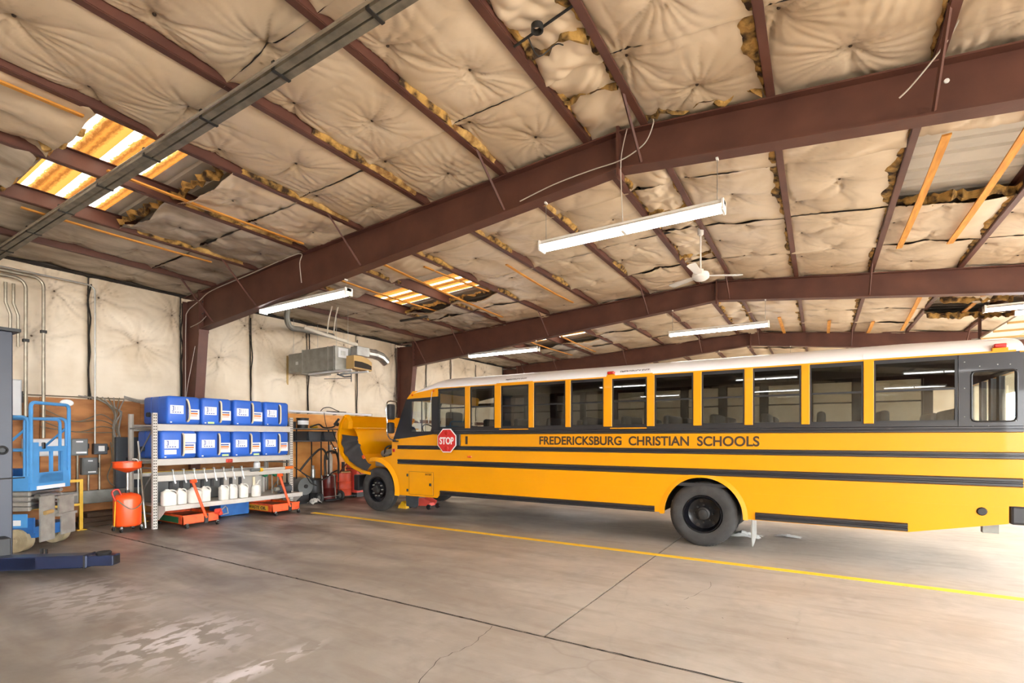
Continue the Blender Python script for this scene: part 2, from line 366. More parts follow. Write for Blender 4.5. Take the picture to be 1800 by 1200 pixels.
for y0, y1 in zip(yb_[:-1], yb_[1:]):
    if any(abs(y0 - a) < 1e-6 for a, b in SKYR):
        sheet(XW - .1, -9.5, y0, y1, 'roof_sheet', 'deck'); sheet(-6.43, RIDGE, y0, y1, 'roof_sheet', 'deck')
        sheet(-9.5, -6.43, y0, y1, 'skylight_sheet', 'skylight')
    else: sheet(XW - .1, RIDGE, y0, y1, 'roof_sheet', 'deck')
    sheet(RIDGE, XE + .1, y0, y1, 'roof_sheet', 'deck')
# purlins, one per bay
for a, b in zip([YS] + FB + FR, FB + FR + [YN]):
    for x in PUR:
        z = zt(x); s = -1 if x < RIDGE else 1
        pr = [(x, z), (x, z + .2), (x - s * .065, z + .2), (x - s * .065, z + .193), (x - s * .008, z + .193), (x - s * .008, z + .008), (x + s * .067, z + .008), (x + s * .067, z + .024), (x + s * .075, z + .024), (x + s * .075, z)]
        G().prism(pr, 'xz', a + .005, b - .005).out('purlin', 'steel_red', ceil, smooth=0)
# quilted insulation
rng = np.random.default_rng(3)
def wav(x, y, n, f, seed):
    r = np.random.default_rng(seed); h = 0 * x
    for i in range(n):
        t = r.uniform(0, 2 * PI); k = f * r.uniform(0.6, 1.7); h = h + np.sin(k * (x * math.cos(t) + y * math.sin(t)) + r.uniform(0, 6.28)) / n
    return h
PINM = G().lathe([(0.001, -.012), (.014, -.008), (.016, 0)], (0, 0, 0), 'z', 8)
pin0 = None
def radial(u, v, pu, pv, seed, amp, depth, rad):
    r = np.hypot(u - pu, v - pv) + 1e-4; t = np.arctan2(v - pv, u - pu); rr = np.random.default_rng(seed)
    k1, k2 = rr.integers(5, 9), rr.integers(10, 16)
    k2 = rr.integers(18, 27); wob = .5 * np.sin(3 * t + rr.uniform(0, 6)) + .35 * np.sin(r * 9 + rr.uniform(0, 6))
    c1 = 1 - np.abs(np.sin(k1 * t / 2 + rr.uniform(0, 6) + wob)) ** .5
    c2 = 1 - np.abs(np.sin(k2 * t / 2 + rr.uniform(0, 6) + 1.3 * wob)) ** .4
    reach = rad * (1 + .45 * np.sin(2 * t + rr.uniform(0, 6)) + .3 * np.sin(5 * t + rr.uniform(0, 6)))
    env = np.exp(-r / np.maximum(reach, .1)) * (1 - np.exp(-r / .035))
    global GRIME_SHADE
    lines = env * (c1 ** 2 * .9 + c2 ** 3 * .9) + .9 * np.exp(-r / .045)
    GRIME_SHADE = np.maximum(GRIME_SHADE, lines)
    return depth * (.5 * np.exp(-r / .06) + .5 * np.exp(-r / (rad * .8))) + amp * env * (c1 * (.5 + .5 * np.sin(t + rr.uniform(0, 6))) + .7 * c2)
GRIME_SHADE = 0
def set_grime_shade(o, arr):
    at = o.data.attributes.new('grime_shade', 'FLOAT', 'POINT'); at.data.foreach_set('value', np.clip(arr, 0, 1).astype(np.float32).ravel())
def pad(x0, x1, y0, y1, res, seed, pins=True, mess=0.0, droop=(0, 0), m='insul', drop=0.0):
    global pin0, GRIME_SHADE
    nx = max(4, int((x1 - x0) / res)); ny = max(4, int((y1 - y0) / res))
    sx = np.linspace(0, 1, nx); sy = np.linspace(0, 1, ny)
    U, V = np.meshgrid(sx, sy, indexing='ij'); X = x0 + (x1 - x0) * U; Y = y0 + (y1 - y0) * V
    edge = np.clip(np.sin(PI * np.clip(U, 0, 1)), 0, 1) ** .55
    ey = np.clip(np.minimum(V, 1 - V) * (y1 - y0) / .12, 0, 1) ** .6
    h = .075 - .075 * edge * (.55 + .45 * ey) 
    h = h * ey + .014 * (1 - ey)
    h = h - .02 * wav(X, Y, 5, 3.0, seed) * edge - .008 * wav(X, Y, 6, 9, seed + 1)
    h = h - .004 * np.sin(70 * (U + .06 * wav(X, Y, 4, 4, seed + 9))) * np.clip(wav(X, Y, 4, 2.2, seed + 5), 0, 1)
    if mess: h = h + mess * (wav(X, Y, 6, 9, seed + 2) - .8 * np.abs(wav(X, Y, 5, 16, seed + 3)))
    h = h - droop[0] * np.exp(-V * (y1 - y0) / .22) * (.4 + .6 * np.sin(PI * U) ** 2) * (1 + .5 * wav(X, Y, 4, 8, seed + 4)) - droop[1] * np.exp(-(1 - V) * (y1 - y0) / .22) * (.4 + .6 * np.sin(PI * U) ** 2) * (1 + .5 * wav(X, Y, 4, 8, seed + 4))
    plist = []; GRIME_SHADE = 0 * X
    k0 = int(math.ceil((y0 + .12 - 1.4) / .672)); k1 = int(math.floor((y1 - .12 - 1.4) / .672))
    for k in range(k0 - 1, k1 + 2):
        for c in ((.66,) if k % 2 == 0 else (.15,)) if x1 - x0 > .9 else ():
            pu, pv = x0 + c + rng.normal(0, .02), 1.4 + .672 * k + rng.normal(0, .015)
            sd = abs(hash((round(x0 * 10), k, 5))) % 99991
            h = h + radial(X, Y, pu, pv, sd, .050, .10, .34)
            if k0 <= k <= k1: plist.append((pu, pv))
    Z = ztv(X) + h - drop
    o = G().grid(np.stack([X, Y, Z], -1)).out('insulation_panel', m, ceil, smooth=80); set_grime_shade(o, np.maximum(GRIME_SHADE, .3 * (1 - ey) ** 3))
    if pins:
        for pu, pv in plist:
            i = int((pu - x0) / (x1 - x0) * (nx - 1)); j = int((pv - y0) / (y1 - y0) * (ny - 1))
            zz = Z[min(max(i, 0), nx - 1), min(max(j, 0), ny - 1)] - .004
            if pin0 is None:
                pin0 = G().lathe([(0.0005, -.014), (.013, -.01), (.017, 0)], (0, 0, 0), 'z', 8).out('pin', 'pin', None)
                q = pin0
            else: q = pin0.copy(); COL.objects.link(q)
            q.parent = o; off = ROOT[o.name]; q.location = (pu - off.x, pv - off.y, zz - off.z)
    return o
XB = [XW] + PUR + [XE]
SEAMS = [([YS, -14.4, -7.65, -4.3, FR[0]], .15, False), ([FR[0], .94, 2.77, 4.6, FR[1]], .028, True), ([FR[1], 7.3, 9.1, 10.9, FR[2]], .036, True), ([FR[2], 14.3, 16.0, 17.7, FR[3]], .07, False), ([FR[3], 22.7, YN], .12, False)]
sd = 0
for bi, (ys, res, pn) in enumerate(SEAMS):
    for xa, xb in zip(XB[:-1], XB[1:]):
        if bi == 1 and xb > 3.7: rs = .1
        elif bi == 1: rs = .021 if xa > -7 else .03
        else: rs = res
        segs = list(zip(ys[:-1], ys[1:])); dr = {}
        sky_col = -9.5 < xa < -6.6
        if sky_col and bi in (1, 2, 3):
            if bi == 1: segs = [(FR[0], .94), (.94, 2.12 if xa < -8.5 else 2.2), (3.5 if xa < -8.5 else 3.62, 4.6), (4.6, FR[1])]
            if bi == 2: segs = [(FR[1], 7.0), (7.0, 8.05 if xa < -8.5 else 7.9), (9.95, 10.9), (10.9, FR[2])]
            if bi == 3: segs = [(FR[2], 13.6), (13.6, 14.4), (16.35, 17.7), (17.7, FR[3])]
            dr = {segs[1]: (0, .10), segs[2]: (.14, 0)}
        if bi == 2 and abs(xa - .87) < .01: segs = [(FR[1], 7.2), (9.15, 10.9), (10.9, FR[2])]; dr = {segs[1]: (.06, 0)}
        if bi == 3 and xa in (2.25, 3.6): segs = [(FR[2], 14.6), (16.2, FR[3])]; dr = {segs[0]: (0, .25), segs[1]: (.28, 0)}
        for (ya, yb) in segs:
            sd += 17
            ridge = xb - xa < .9
            pad(xa + .012, xb - .012, ya + .001, yb - .001, rs if not ridge else rs, sd, pn, mess=.07 if ridge else (.035 if sky_col else (.022 if bi >= 3 else .008 if bi == 2 else 0.0)), droop=dr.get((ya, yb), (rng.uniform(0, .05), rng.uniform(0, .05)) if bi >= 2 else (0, 0)), m='insul_grimy_dim' if xb < -6.6 else 'insul', drop=-.03 if ridge else (.02 if rng.random() < .2 else 0))
# torn fibreglass showing beside the purlins
def tear(x, y0, y1, w, side, m='fiberglass', hang=.0, seed=1):
    n = max(8, int((y1 - y0) / .06)); P = []
    for i in range(n + 1):
        t = i / n; y = y0 + (y1 - y0) * t; r = np.random.default_rng(seed * 1000 + i)
        ww = .8 * w * (math.sin(PI * min(max(t, .04), .96)) ** .8) * (.85 + .22 * math.sin(y * 7 + seed) + .13 * math.sin(y * 17 + 2 * seed) + .05 * r.random()); row = []
        for k in range(7):
            a = PI * k / 6; row.append((x + side * (.012 + ww * .5 * (1 - math.cos(a)) + .006 * r.normal()), y + .01 * r.normal(), zt(x) + .04 - hang - .045 * math.sin(a) * (.9 + .3 * math.sin(y * 11 + seed + k) + .15 * r.random()) * (ww / w) + .07 * (k / 6)))
        P.append(row)
    return G().grid(P).out('torn_fiberglass', m, ceil, smooth=60)
j = 0
for x in (-3.66, -5.05, -6.48, -7.93, -9.45):
    j += 1; tear(x, 3.75, 4.62, .10, 1, 'fiberglass', .02, j); tear(x, 4.58, 5.5, .09, 1, 'fiber_tan', .02, j + 40)
    tear(x, 6.6, 7.35, .09, 1, 'fiber_tan', .02, j + 80); tear(x, 7.3, 8.2, .10, 1, 'fiberglass', .02, j + 120); tear(x, 9.9, 10.9, .09, 1, 'fiberglass', .02, j + 160)
    tear(x, 13.6, 14.6, .09, 1, 'fiberglass', .02, j + 190)
tear(-0.46, 3.0, 5.8, .22, -1, 'fiberglass', .0, 11); tear(.87, 3.2, 5.8, .12, -1, 'fiber_tan', 0, 12)
tear(-0.46, 6.0, 9.6, .16, -1, 'fiberglass', .0, 13); tear(-0.46, 9.5, 12.4, .12, -1, 'fiberglass', .0, 14)
tear(.87, 7.0, 9.6, .18, -1, 'fiberglass', .0, 15); tear(.87, 10.2, 12.5, .10, -1, 'fiberglass', 0, 16)
tear(2.25, 8.9, 12.4, .12, -1, 'fiberglass', 0, 17)
tear(-2.42, 2.5, 5.8, .10, 1, 'fiberglass', -.02, 18); tear(-1.77, 2.0, 5.8, .2, -1, 'fiberglass', -.02, 19)
tear(-2.42, 6.0, 9.0, .10, 1, 'fiberglass', -.02, 20); tear(-1.77, 6.0, 12.4, .16, -1, 'fiberglass', -.02, 21); tear(-2.42, 9.6, 12.4, .12, 1, 'fiberglass', -.02, 22)
tear(-1.77, 12.8, 19.2, .2, -1, 'fiberglass', 0, 23); tear(-2.42, 12.8, 19.2, .2, 1, 'fiberglass', 0, 24); tear(-.46, 12.8, 19.2, .14, -1, 'fiberglass', 0, 25); tear(.87, 12.8, 19.2, .16, -1, 'fiberglass', 0, 26); tear(2.25, 12.8, 16, .14, -1, 'fiberglass', 0, 27)
def tear_x(y, x0, x1, w, seed, m='fiberglass', dz=.02):
    n = max(8, int((x1 - x0) / .06)); P = []
    for i in range(n + 1):
        r = np.random.default_rng(seed * 777 + i); x = x0 + (x1 - x0) * i / n; yy = y + .05 * math.sin(i * .9 + seed) + .02 * r.normal(); ww = w * (.6 + .7 * r.random())
        P.append([(x, yy + ww * (k / 5 - .5), zt(x) + dz + .10 - ww * .8 * math.sin(PI * k / 5) + .015 * r.normal()) for k in range(6)])
    return G().grid(P).out('torn_fiberglass', m, ceil, smooth=60)
tear_x(9.17, .9, 2.22, .13, 1); tear_x(2.13, -9.42, -7.96, .12, 2); tear_x(2.2, -7.9, -6.5, .12, 3, 'fiber_tan'); tear_x(3.52, -9.42, -7.96, .09, 4); tear_x(3.6, -7.9, -6.5, .1, 5)
tear_x(8.0, -9.42, -6.5, .09, 6, 'fiber_tan'); tear_x(9.95, -9.42, -6.5, .08, 7); tear_x(5.70, -1.7, -.5, .10, 8, dz=.0); tear_x(14.55, 2.3, 3.5, .12, 9, dz=-.2); tear_x(16.2, 2.3, 4.9, .14, 10, dz=-.2)
tear_x(4.2, -2.4, -1.8, .10, 12, dz=-.04); tear_x(5.0, -2.4, -1.8, .08, 13, dz=-.03); tear_x(8.2, -2.4, -1.8, .12, 14, dz=-.05); tear_x(10.4, -2.4, -1.8, .12, 15, dz=-.05)
# wooden battens nailed across
for (xa, ya, xb, yb, w, dz) in ((1.19, 7.15, 1.19, 11.0, .085, 0), (1.86, 6.6, 1.86, 10.95, .085, 0), (-6.72, -.5, -6.66, 2.15, .05, -.01), (-7.62, 2.7, -7.62, 5.5, .05, -.02), (-9.62, 2.4, -9.62, 5.0, .05, -.02), (-7.2, 6.6, -7.55, 11.8, .06, -.02), (-8.55, 6.4, -8.55, 10.2, .06, -.02), (-6.72, 7.6, -6.6, 9.7, .05, -.01), (-5.35, 8.5, -5.4, 11.8, .05, -.02), (.25, 17.2, .25, 19.2, .085, -.03), (1.3, 17.4, 1.3, 19.2, .085, -.03), (1.9, 13.2, 2.1, 18.8, .085, -.03), (3.0, 13.0, 3.0, 16.8, .085, -.05), (3.9, 13.0, 3.9, 16.5, .085, -.05), (-1.0, 16.6, -1.0, 19.2, .085, -.03), (-7.2, 13.6, -7.5, 18.5, .06, -.02), (-8.5, 13.6, -8.5, 18.5, .06, -.02)):
    P = []
    for i in range(7):
        t = i / 6; x = xa + (xb - xa) * t; y = ya + (yb - ya) * t; z = zt(x) + dz - .035 * math.sin(PI * t) * (1 if yb - ya > 3 else .4)
        P.append((x, y, z))
    g = G()
    vs = []; fs = []
    for (x, y, z) in P: vs += [(x - w / 2, y, z - .025), (x + w / 2, y, z - .025), (x + w / 2, y, z - .004), (x - w / 2, y, z - .004)]
    for i in range(6): fs += [(4 * i + k, 4 * i + (k + 1) % 4, 4 * i + 4 + (k + 1) % 4, 4 * i + 4 + k) for k in range(4)]
    fs += [(0, 1, 2, 3), (24, 25, 26, 27)]
    g.add(vs, fs).out('batten', 'batten', ceil, smooth=0)

# tapered steel frames
def frame(Y, words):
    e = thing('steel_frame', words, 'steel frame', (XW + .3, Y, 0), kind='structure')
    fw = .1
    # column
    G().prism([(-12.25, 0), (-12.05, 0), (-11.57, 4.06), (-11.57, 4.75), (-12.25, 4.78)], 'xz', Y - .006, Y + .006).out('column_web', 'steel_red', e, smooth=0)
    G().box(-12.27, -12.25, Y - fw, Y + fw, 0, 4.76).out('column_flange', 'steel_red', e, smooth=0)
    G().prism([(-12.05, 0), (-12.03, 0), (-11.55, 4.06), (-11.57, 4.06)], 'xz', Y - fw, Y + fw).out('column_flange', 'steel_red', e, smooth=0)
    G().box(-12.4, -11.95, Y - .16, Y + .16, 0, .02).out('base_plate', 'steel_red', e, smooth=0)
    # rafters
    for x0, x1 in ((-11.57, RIDGE), (RIDGE, XE - .05)):
        G().prism([(x0, zb(x0)), (x0, zt(x0)), (x1, zt(x1)), (x1, zb(x1))], 'xz', Y - .006, Y + .006).out('rafter_web', 'steel_red', e, smooth=0)
        G().prism([(x0, zb(x0) - .015), (x0, zb(x0)), (x1, zb(x1)), (x1, zb(x1) - .015)], 'xz', Y - fw, Y + fw).out('bottom_flange', 'steel_red', e, smooth=0)
        xs = -12.27 if x0 < -10 else x0
        G().prism([(xs, zt(xs) - .02), (xs, zt(xs) - .003), (x1, zt(x1) - .003), (x1, zt(x1) - .02)], 'xz', Y - fw, Y + fw).out('top_flange', 'steel_red', e, smooth=0)
    G().box(RIDGE - .016, RIDGE + .016, Y - fw - .01, Y + fw + .01, 4.82, 5.45).out('ridge_plate', 'steel_red', e, smooth=0)
    G().box(-11.585, -11.555, Y - fw - .01, Y + fw + .01, 4.0, 4.92).out('knee_plate', 'steel_red', e, smooth=0)
    # angle braces from the purlins down to the bottom flange
    for x in (-11.0, -9.45, -6.48, -3.66, -1.77, .87, 3.6):
        for s in (-1,):
            G().tube([(x, Y + s * .75, zt(x) + .03), (x, Y + s * .09, zb(x) + .02)], .018, 4).out('flange_brace', 'steel_red', e, smooth=0)
    g = G()
    for i in range(4):
        g.cyl((-11.63, Y - .03, 4.28 + .13 * i), (-11.54, Y - .03, 4.28 + .13 * i), .016, n=6)
    g.out('bolts', 'hub_dark', e, smooth=0)
    return e
frame(FR[1], 'large red-brown steel frame spanning the nearest bay above the shelves')
frame(FR[2], 'red-brown steel frame whose column stands right behind the bus cab')
frame(FR[3], 'furthest red-brown steel frame seen just over the bus roof')
frame(FR[0], 'red-brown steel frame beside the camera')
frame(-7.65, 'red-brown steel frame behind the camera'); frame(-14.4, 'red-brown steel frame furthest behind the camera')

# west wall: pinned insulation
wl = G().box(XW - .06, XW - .03, YS, YN, 0, 5.06).out('wall_left', 'deck_dark', smooth=0); tag(wl, 'left wall with pinned white insulation above plywood boards', 'wall', kind='structure')
def wpad(y0, y1, z0, z1, pins, seed, res=.03):
    ny = max(4, int((y1 - y0) / res)); nz = int((z1 - z0) / res)
    V, Wz = np.meshgrid(np.linspace(0, 1, ny), np.linspace(0, 1, nz), indexing='ij'); Y = y0 + (y1 - y0) * V; Z = z0 + (z1 - z0) * Wz
    e = np.clip(np.minimum(V, 1 - V) * (y1 - y0) / .1, 0, 1) ** .5
    h = .03 + .07 * e + .012 * wav(Y, Z, 5, 3, seed) + .004 * wav(Y, Z, 6, 12, seed + 1)
    h = h + .003 * np.sin(60 * (Z + .05 * wav(Y, Z, 4, 5, seed + 3))) * np.clip(wav(Y, Z, 4, 3, seed + 4), 0, 1)
    global GRIME_SHADE
    GRIME_SHADE = 0 * Y
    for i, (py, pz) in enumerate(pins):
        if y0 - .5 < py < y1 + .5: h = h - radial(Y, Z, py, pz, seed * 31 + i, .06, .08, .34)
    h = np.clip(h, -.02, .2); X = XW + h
    o = G().grid(np.stack([X, Y, Z], -1)).out('insulation_panel', 'insul_wall', wl, smooth=80); set_grime_shade(o, GRIME_SHADE)
    for py, pz in pins:
        if y0 < py < y1 and z0 < pz < z1:
            i = int((py - y0) / (y1 - y0) * (ny - 1)); k = int((pz - z0) / (z1 - z0) * (nz - 1))
            G().lathe([(.0005, .016), (.014, .01), (.018, 0)], (X[i, k], py, pz), 'x', 8).out('pin', 'pin', wl)
WP = [(2.2, 4.45), (2.3, 3.5), (3.54, 4.46), (3.22, 3.56), (4.22, 4.49), (4.9, 3.70), (5.56, 4.42), (6.58, 3.62), (7.22, 4.50), (7.66, 4.52), (8.6, 3.4), (9.94, 3.36), (8.9, 4.5), (10.3, 4.5), (11.66, 3.48), (12.32, 4.45), (12.42, 3.1), (13.4, 4.5), (14.0, 3.4), (14.9, 4.4), (16.4, 4.5), (17.8, 4.5)]
WS = [-.8, .8, 2.4, 4.06, 5.74, 7.37, 9.03, 10.76, 12.48, 14.0, 15.43, 17.1, 19.2]
for i, (a, b) in enumerate(zip(WS[:-1], WS[1:])):
    wpad(a + .012, b - .012, 1.9, 4.90, WP, 50 + i, .03 if b < 13 else .06)
    wpad(a + .012, b - .012, 0, 1.9, [], 80 + i, .12)
wallobj_ = G().box(XW, XW + .06, YS, -.8, 0, 4.9).out('insulation_lining', 'insul_wall', wl, smooth=0)
for i, y in enumerate(WS[1:-1]):
    r = random.Random(i); pts = [(XW + .075 + .008 * r.random(), y + r.uniform(-.03, .03), 4.72 - 2.35 * k / 7) for k in range(8)]
    G().tube(pts, .015, 6, smooth=3).out('seam', 'dark_gap', wl, smooth=60)
G().box(XW + .07, XW + .085, 8.34, 8.40, 2.4, 3.9).out('seam_tape', 'tape', wl, smooth=0)
G().box(XW + .03, XW + .12, YS, YN, 4.85, 4.90).out('eave_trim', 'dark_gap', wl, smooth=0)
G().box(XW + .0, XW + .1, 12.7, 19.2, 2.2, 2.32).out('girt', 'steel_red', wl, smooth=0); G().box(XW + .05, XW + .14, 11.5, 12.5, 2.16, 2.28).out('girt', 'steel_red', wl, smooth=0)
# plywood boards
for (y0, y1, z0, z1, m) in ((.9, 3.3, .0, 2.43, 'plywood'), (3.305, 4.9, .0, 2.44, 'plywood'), (4.905, 6.4, .0, 2.40, 'plywood'), (6.405, 8.2, .0, 2.38, 'plywood'), (8.36, 9.9, .0, 2.34, 'plywood_light'), (9.905, 11.5, .0, 2.34, 'plywood_light')):
    G().box(XW + .12, XW + .145, y0, y1, z0, z1).out('plywood_board', m, wl, smooth=0)
# other walls
def wallobj(name, boxes, words, m='insul_wall'):
    g = G()
    for b in boxes: g.box(*b)
    return tag(g.out(name, m, smooth=0), words, 'wall', kind='structure')
DOORS = [(-20.0, -15.4), (-13.3, -8.7), (-5.9, -1.6), (0.2, 4.9), (6.9, 11.6), (13.6, 18.3), (20.4, 25.0)]
DH = 4.0; bx = []; py = YS
for a, b in DOORS: bx += [(XE, XE + .15, py, a, 0, 4.6), (XE, XE + .15, a, b, DH, 4.6)]; py = b
bx.append((XE, XE + .15, py, YN, 0, 4.6))
wallobj('wall_right', bx, 'right wall with open overhead doorways to the yard')
wallobj('wall_back', [(XW, XE, YN, YN + .15, 0, 5.7)], 'far end wall with pale insulation')
wallobj('wall_front', [(XW, XE, YS - .15, YS, 0, 5.7)], 'end wall behind the camera with pale insulation')
# ---------------------------------------------------------------- hanging fluorescent lights
m = bpy.data.materials.new('tube_glow'); m.use_nodes = True; MATS['tube_glow'] = m
_p = m.node_tree.nodes['Principled BSDF']; _p.inputs['Base Color'].default_value = (1, 1, 1, 1); _p.inputs['Emission Color'].default_value = (0.97, 0.98, 1.0, 1); _p.inputs['Emission Strength'].default_value = TUBE
def fluoro(x0, x1, y, z, words, hang=True):
    e = thing('fluorescent_light', words, 'light fixture', ((x0 + x1) / 2, y, z), 'strip lights hung from the steel frames')
    G().box(x0, x1, y - .06, y + .06, z + .03, z + .10, .01).out('housing', 'white_paint', e, smooth=0)
    G().prism([(y - .10, z + .03), (y - .045, z + .075), (y + .045, z + .075), (y + .10, z + .03), (y + .10, z + .036), (y + .045, z + .081), (y - .045, z + .081), (y - .10, z + .036)], 'yz', x0 + .03, x1 - .03).out('reflector', 'white_paint', e, smooth=0)
    for s in (x0, x1 - .03): G().box(s, s + .03, y - .085, y + .085, z - .035, z + .10, .006).out('end_cap', 'white_paint', e, smooth=0)
    xm = (x0 + x1) / 2
    for a, b in ((x0 + .04, xm - .02), (xm + .02, x1 - .04)):
        for s in (-.045, .045): G().cyl((a, y + s, z), (b, y + s, z), .021, n=10).out('tube', 'tube_glow', e)
    G().box(xm - .02, xm + .02, y - .07, y + .07, z - .02, z + .04).out('socket', 'white_paint', e, smooth=0)
    for s in (x0 + .08, x1 - .08):
        h = G().tube([(s, y, z + .1), (s, y, zb(s) - .005)], .004, 4).out('hanger', 'galv_dull', e)
        G().box(s - .012, s + .012, y - .03, y + .03, zb(s) - .035, zb(s) - .015).out('clip', 'white_paint', h, smooth=0)
    return e
fluoro(-3.17, -.88, 5.9, 4.2, 'lit double strip light hanging from the nearest frame above the bus')
fluoro(-9.52, -6.98, 5.95, 4.2, 'lit strip light on the nearest frame in front of the duct heater')
fluoro(-9.3, -6.85, 12.62, 4.2, 'small far strip light above the front of the bus roof')
fluoro(-3.15, -.95, 12.55, 4.2, 'lit strip light hanging over the middle of the bus roof')
fluoro(2.72, 5.1, 13.1, 4.15, 'lit strip light cut off by the right edge above the bus tail')
for i, (x0, y, w) in enumerate(((-9.5, -.9, 'strip light behind the camera over the shelves'), (-3.15, -.9, 'strip light behind the camera under the ridge'), (2.7, -.9, 'strip light behind the camera near the yard doors'), (2.7, 5.9, 'strip light on the nearest frame outside the right edge'), (-9.4, 19.3, 'furthest strip light near the left wall'), (-3.15, 19.3, 'furthest strip light under the ridge'), (-9.5, -7.65, 'second strip light behind the camera over the left side'), (-3.15, -7.65, 'second strip light behind the camera under the ridge'), (2.7, -7.65, 'second strip light behind the camera near the doors'), (-9.5, -14.4, 'last strip light behind the camera over the left side'), (-3.15, -14.4, 'last strip light behind the camera under the ridge'), (2.7, -14.4, 'last strip light behind the camera near the doors'))):
    fluoro(x0, x0 + 2.4, y, 4.1 if x0 > 0 else 4.2, w)

# ---------------------------------------------------------------- school bus
BY, BZ = 8.15, 10.59
bus = thing('school_bus', 'yellow school bus with black rails, white roof and tilted-open hood', 'bus', (-3.2, 9.37, 0))
def arc(cx, cz, r, a0, a1, n): return [(cx + r * math.cos(math.radians(a0 + (a1 - a0) * i / n)), cz + r * math.sin(math.radians(a0 + (a1 - a0) * i / n))) for i in range(n + 1)]
FWX, RWX, TR = -8.67, -1.55, .5
side = [(-7.98, .42), (-6.86, .42), (-6.78, .50)] + arc(RWX, .49, .60, 180, 0, 24) + [(-.93, .48), (.98, .48), (1.92, .67), (1.92, .88), (2.05, .88), (2.05, 1.76), (-6.95, 1.76), (-8.10, 1.645), (-8.16, 1.61), (-8.16, 1.29), (-8.40, 1.245), (-8.62, 1.225), (-8.87, 1.19)] + arc(FWX, .5, .66, 107, -8, 20)
for y0, y1 in ((BY, BY + .03), (BZ - .03, BZ)):
    G().prism(side, 'xz', y0, y1).out('side_panel', 'bus_yellow', bus, smooth=25)
# thin raised seams between the skirt panels
for x0, x1, z in ((-7.0, -2.3, .86), (-.85, 1.9, .86)):
    G().box(x0, x1, BY - .003, BY, z, z + .006).out('panel_seam', 'bus_yellow', bus, smooth=0)
# flared lips of the wheel arches
def lip(cx, r0, r1, a0, a1, y0, y1, name):
    n = 24; vs = []; fs = []
    A = arc(cx, .5 if cx == FWX else .49, r0, a0, a1, n); B = arc(cx, .5 if cx == FWX else .49, r1, a0, a1, n)
    for (p, q) in zip(A, B): vs += [(p[0], y0, p[1]), (q[0], y1, q[1]), (q[0], BY + .01, q[1]), (p[0], BY + .06, p[1])]
    for i in range(n): fs += [(4 * i + k, 4 * i + (k + 1) % 4, 4 * i + 4 + (k + 1) % 4, 4 * i + 4 + k) for k in range(4)]
    return G().add(vs, fs).out(name, 'bus_yellow', bus, smooth=40)
lip(RWX, .585, .65, 182, -2, BY - .018, BY - .004, 'arch_lip'); lip(FWX, .65, .74, 104, -8, BY - .05, BY - .012, 'front_fender')
G().lathe([(.62, 0), (.62, .6)], (RWX, BY + .03, .49), 'y', 28, PI, 0).out('wheel_well', 'under', bus); G().lathe([(.68, 0), (.68, .5)], (FWX, BY + .03, .5), 'y', 28, PI * .62, 0).out('wheel_well', 'under', bus)
# black rub rails
def rail(x0, x1, z0, z1, name='rub_rail', d=.022):
    h = z1 - z0; pr = [(BY, z0), (BY - d, z0 + h * .12), (BY - d, z0 + h * .36), (BY - d * .45, z0 + h * .44), (BY - d * .45, z0 + h * .56), (BY - d, z0 + h * .64), (BY - d, z0 + h * .88), (BY, z1)]
    return G().prism(pr, 'yz', x0, x1).out(name, 'bus_black', bus, smooth=0)
rail(-6.93, 2.04, 1.755, 1.835); rail(-7.97, 2.05, 1.435, 1.522); rail(-7.97, 2.04, 1.105, 1.215)
rail(-6.76, -2.28, .485, .585, 'skirt_rail', .026); rail(-.80, .97, .485, .595, 'skirt_rail', .026)
# window band
G().box(-6.95, 1.47, BY + .008, BY + .03, 1.76, 1.90).out('sill_panel', 'bus_black', bus, smooth=0)
G().box(-6.83, 1.47, BY + .008, BY + .03, 2.665, 2.725).out('header_panel', 'bus_black', bus, smooth=0)
G().box(-6.83, 1.98, BY - .012, BY + .02, 2.712, 2.732).out('drip_rail', 'bus_yellow', bus, smooth=0)
WIN = [(-6.82, -6.11), (-6.0, -5.39), (-5.26, -4.63), (-4.53, -3.87), (-3.78, -3.15), (-3.01, -2.40), (-2.29, -1.67), (-1.56, -.94), (-.84, -.21), (-.12, .51), (.61, 1.46)]
def ring(x0, x1, z0, z1, w, y0, y1, g=None):
    g = g or G(); g.box(x0, x1, y0, y1, z0, z0 + w).box(x0, x1, y0, y1, z1 - w, z1).box(x0, x0 + w, y0, y1, z0 + w, z1 - w).box(x1 - w, x1, y0, y1, z0 + w, z1 - w); return g
for i, (a, b) in enumerate(WIN):
    g = ring(a, b, 1.885, 2.69, .028, BY + .004, BY + .035); g.box(a + .028, b - .028, BY + .002, BY + .03, 2.29, 2.315)
    wf = g.out('window', 'frame_black', bus, smooth=0)
    u = G().box(a + .028, b - .028, BY + .012, BY + .016, 2.315, 2.662).out('pane', 'glass_bus', wf, smooth=0)
    l = G().box(a + .028, b - .028, BY + .022, BY + .026, 1.913, 2.29).out('pane', 'glass_bus', wf, smooth=0)
    f2 = share(wf, dy=BZ - BY - .039)
    for q in (u, l): c = q.copy(); COL.objects.link(c); c.parent = f2; c.location = (0, 0, 0)
    if i + 1 < len(WIN):
        n = WIN[i + 1][0]; p = G().box(b - .006, n + .006, BY - .010, BY + .03, 1.88, 2.715, .004).out('window_post', 'bus_yellow', bus, smooth=0); share(p, dy=BZ - BY - .02); pl = G().box(b - .01, n + .01, BY + .036, BY + .05, 1.88, 2.72).out('post_lining', 'seat_grey', bus, smooth=0); share(pl, dy=BZ - BY - .092)
G().box(-6.95, 2.03, BZ - .03, BZ - .008, 1.76, 1.90).out('sill_panel', 'bus_black', bus, smooth=0); G().box(-6.83, 2.03, BZ - .03, BZ - .008, 2.665, 2.725).out('header_panel', 'bus_black', bus, smooth=0)
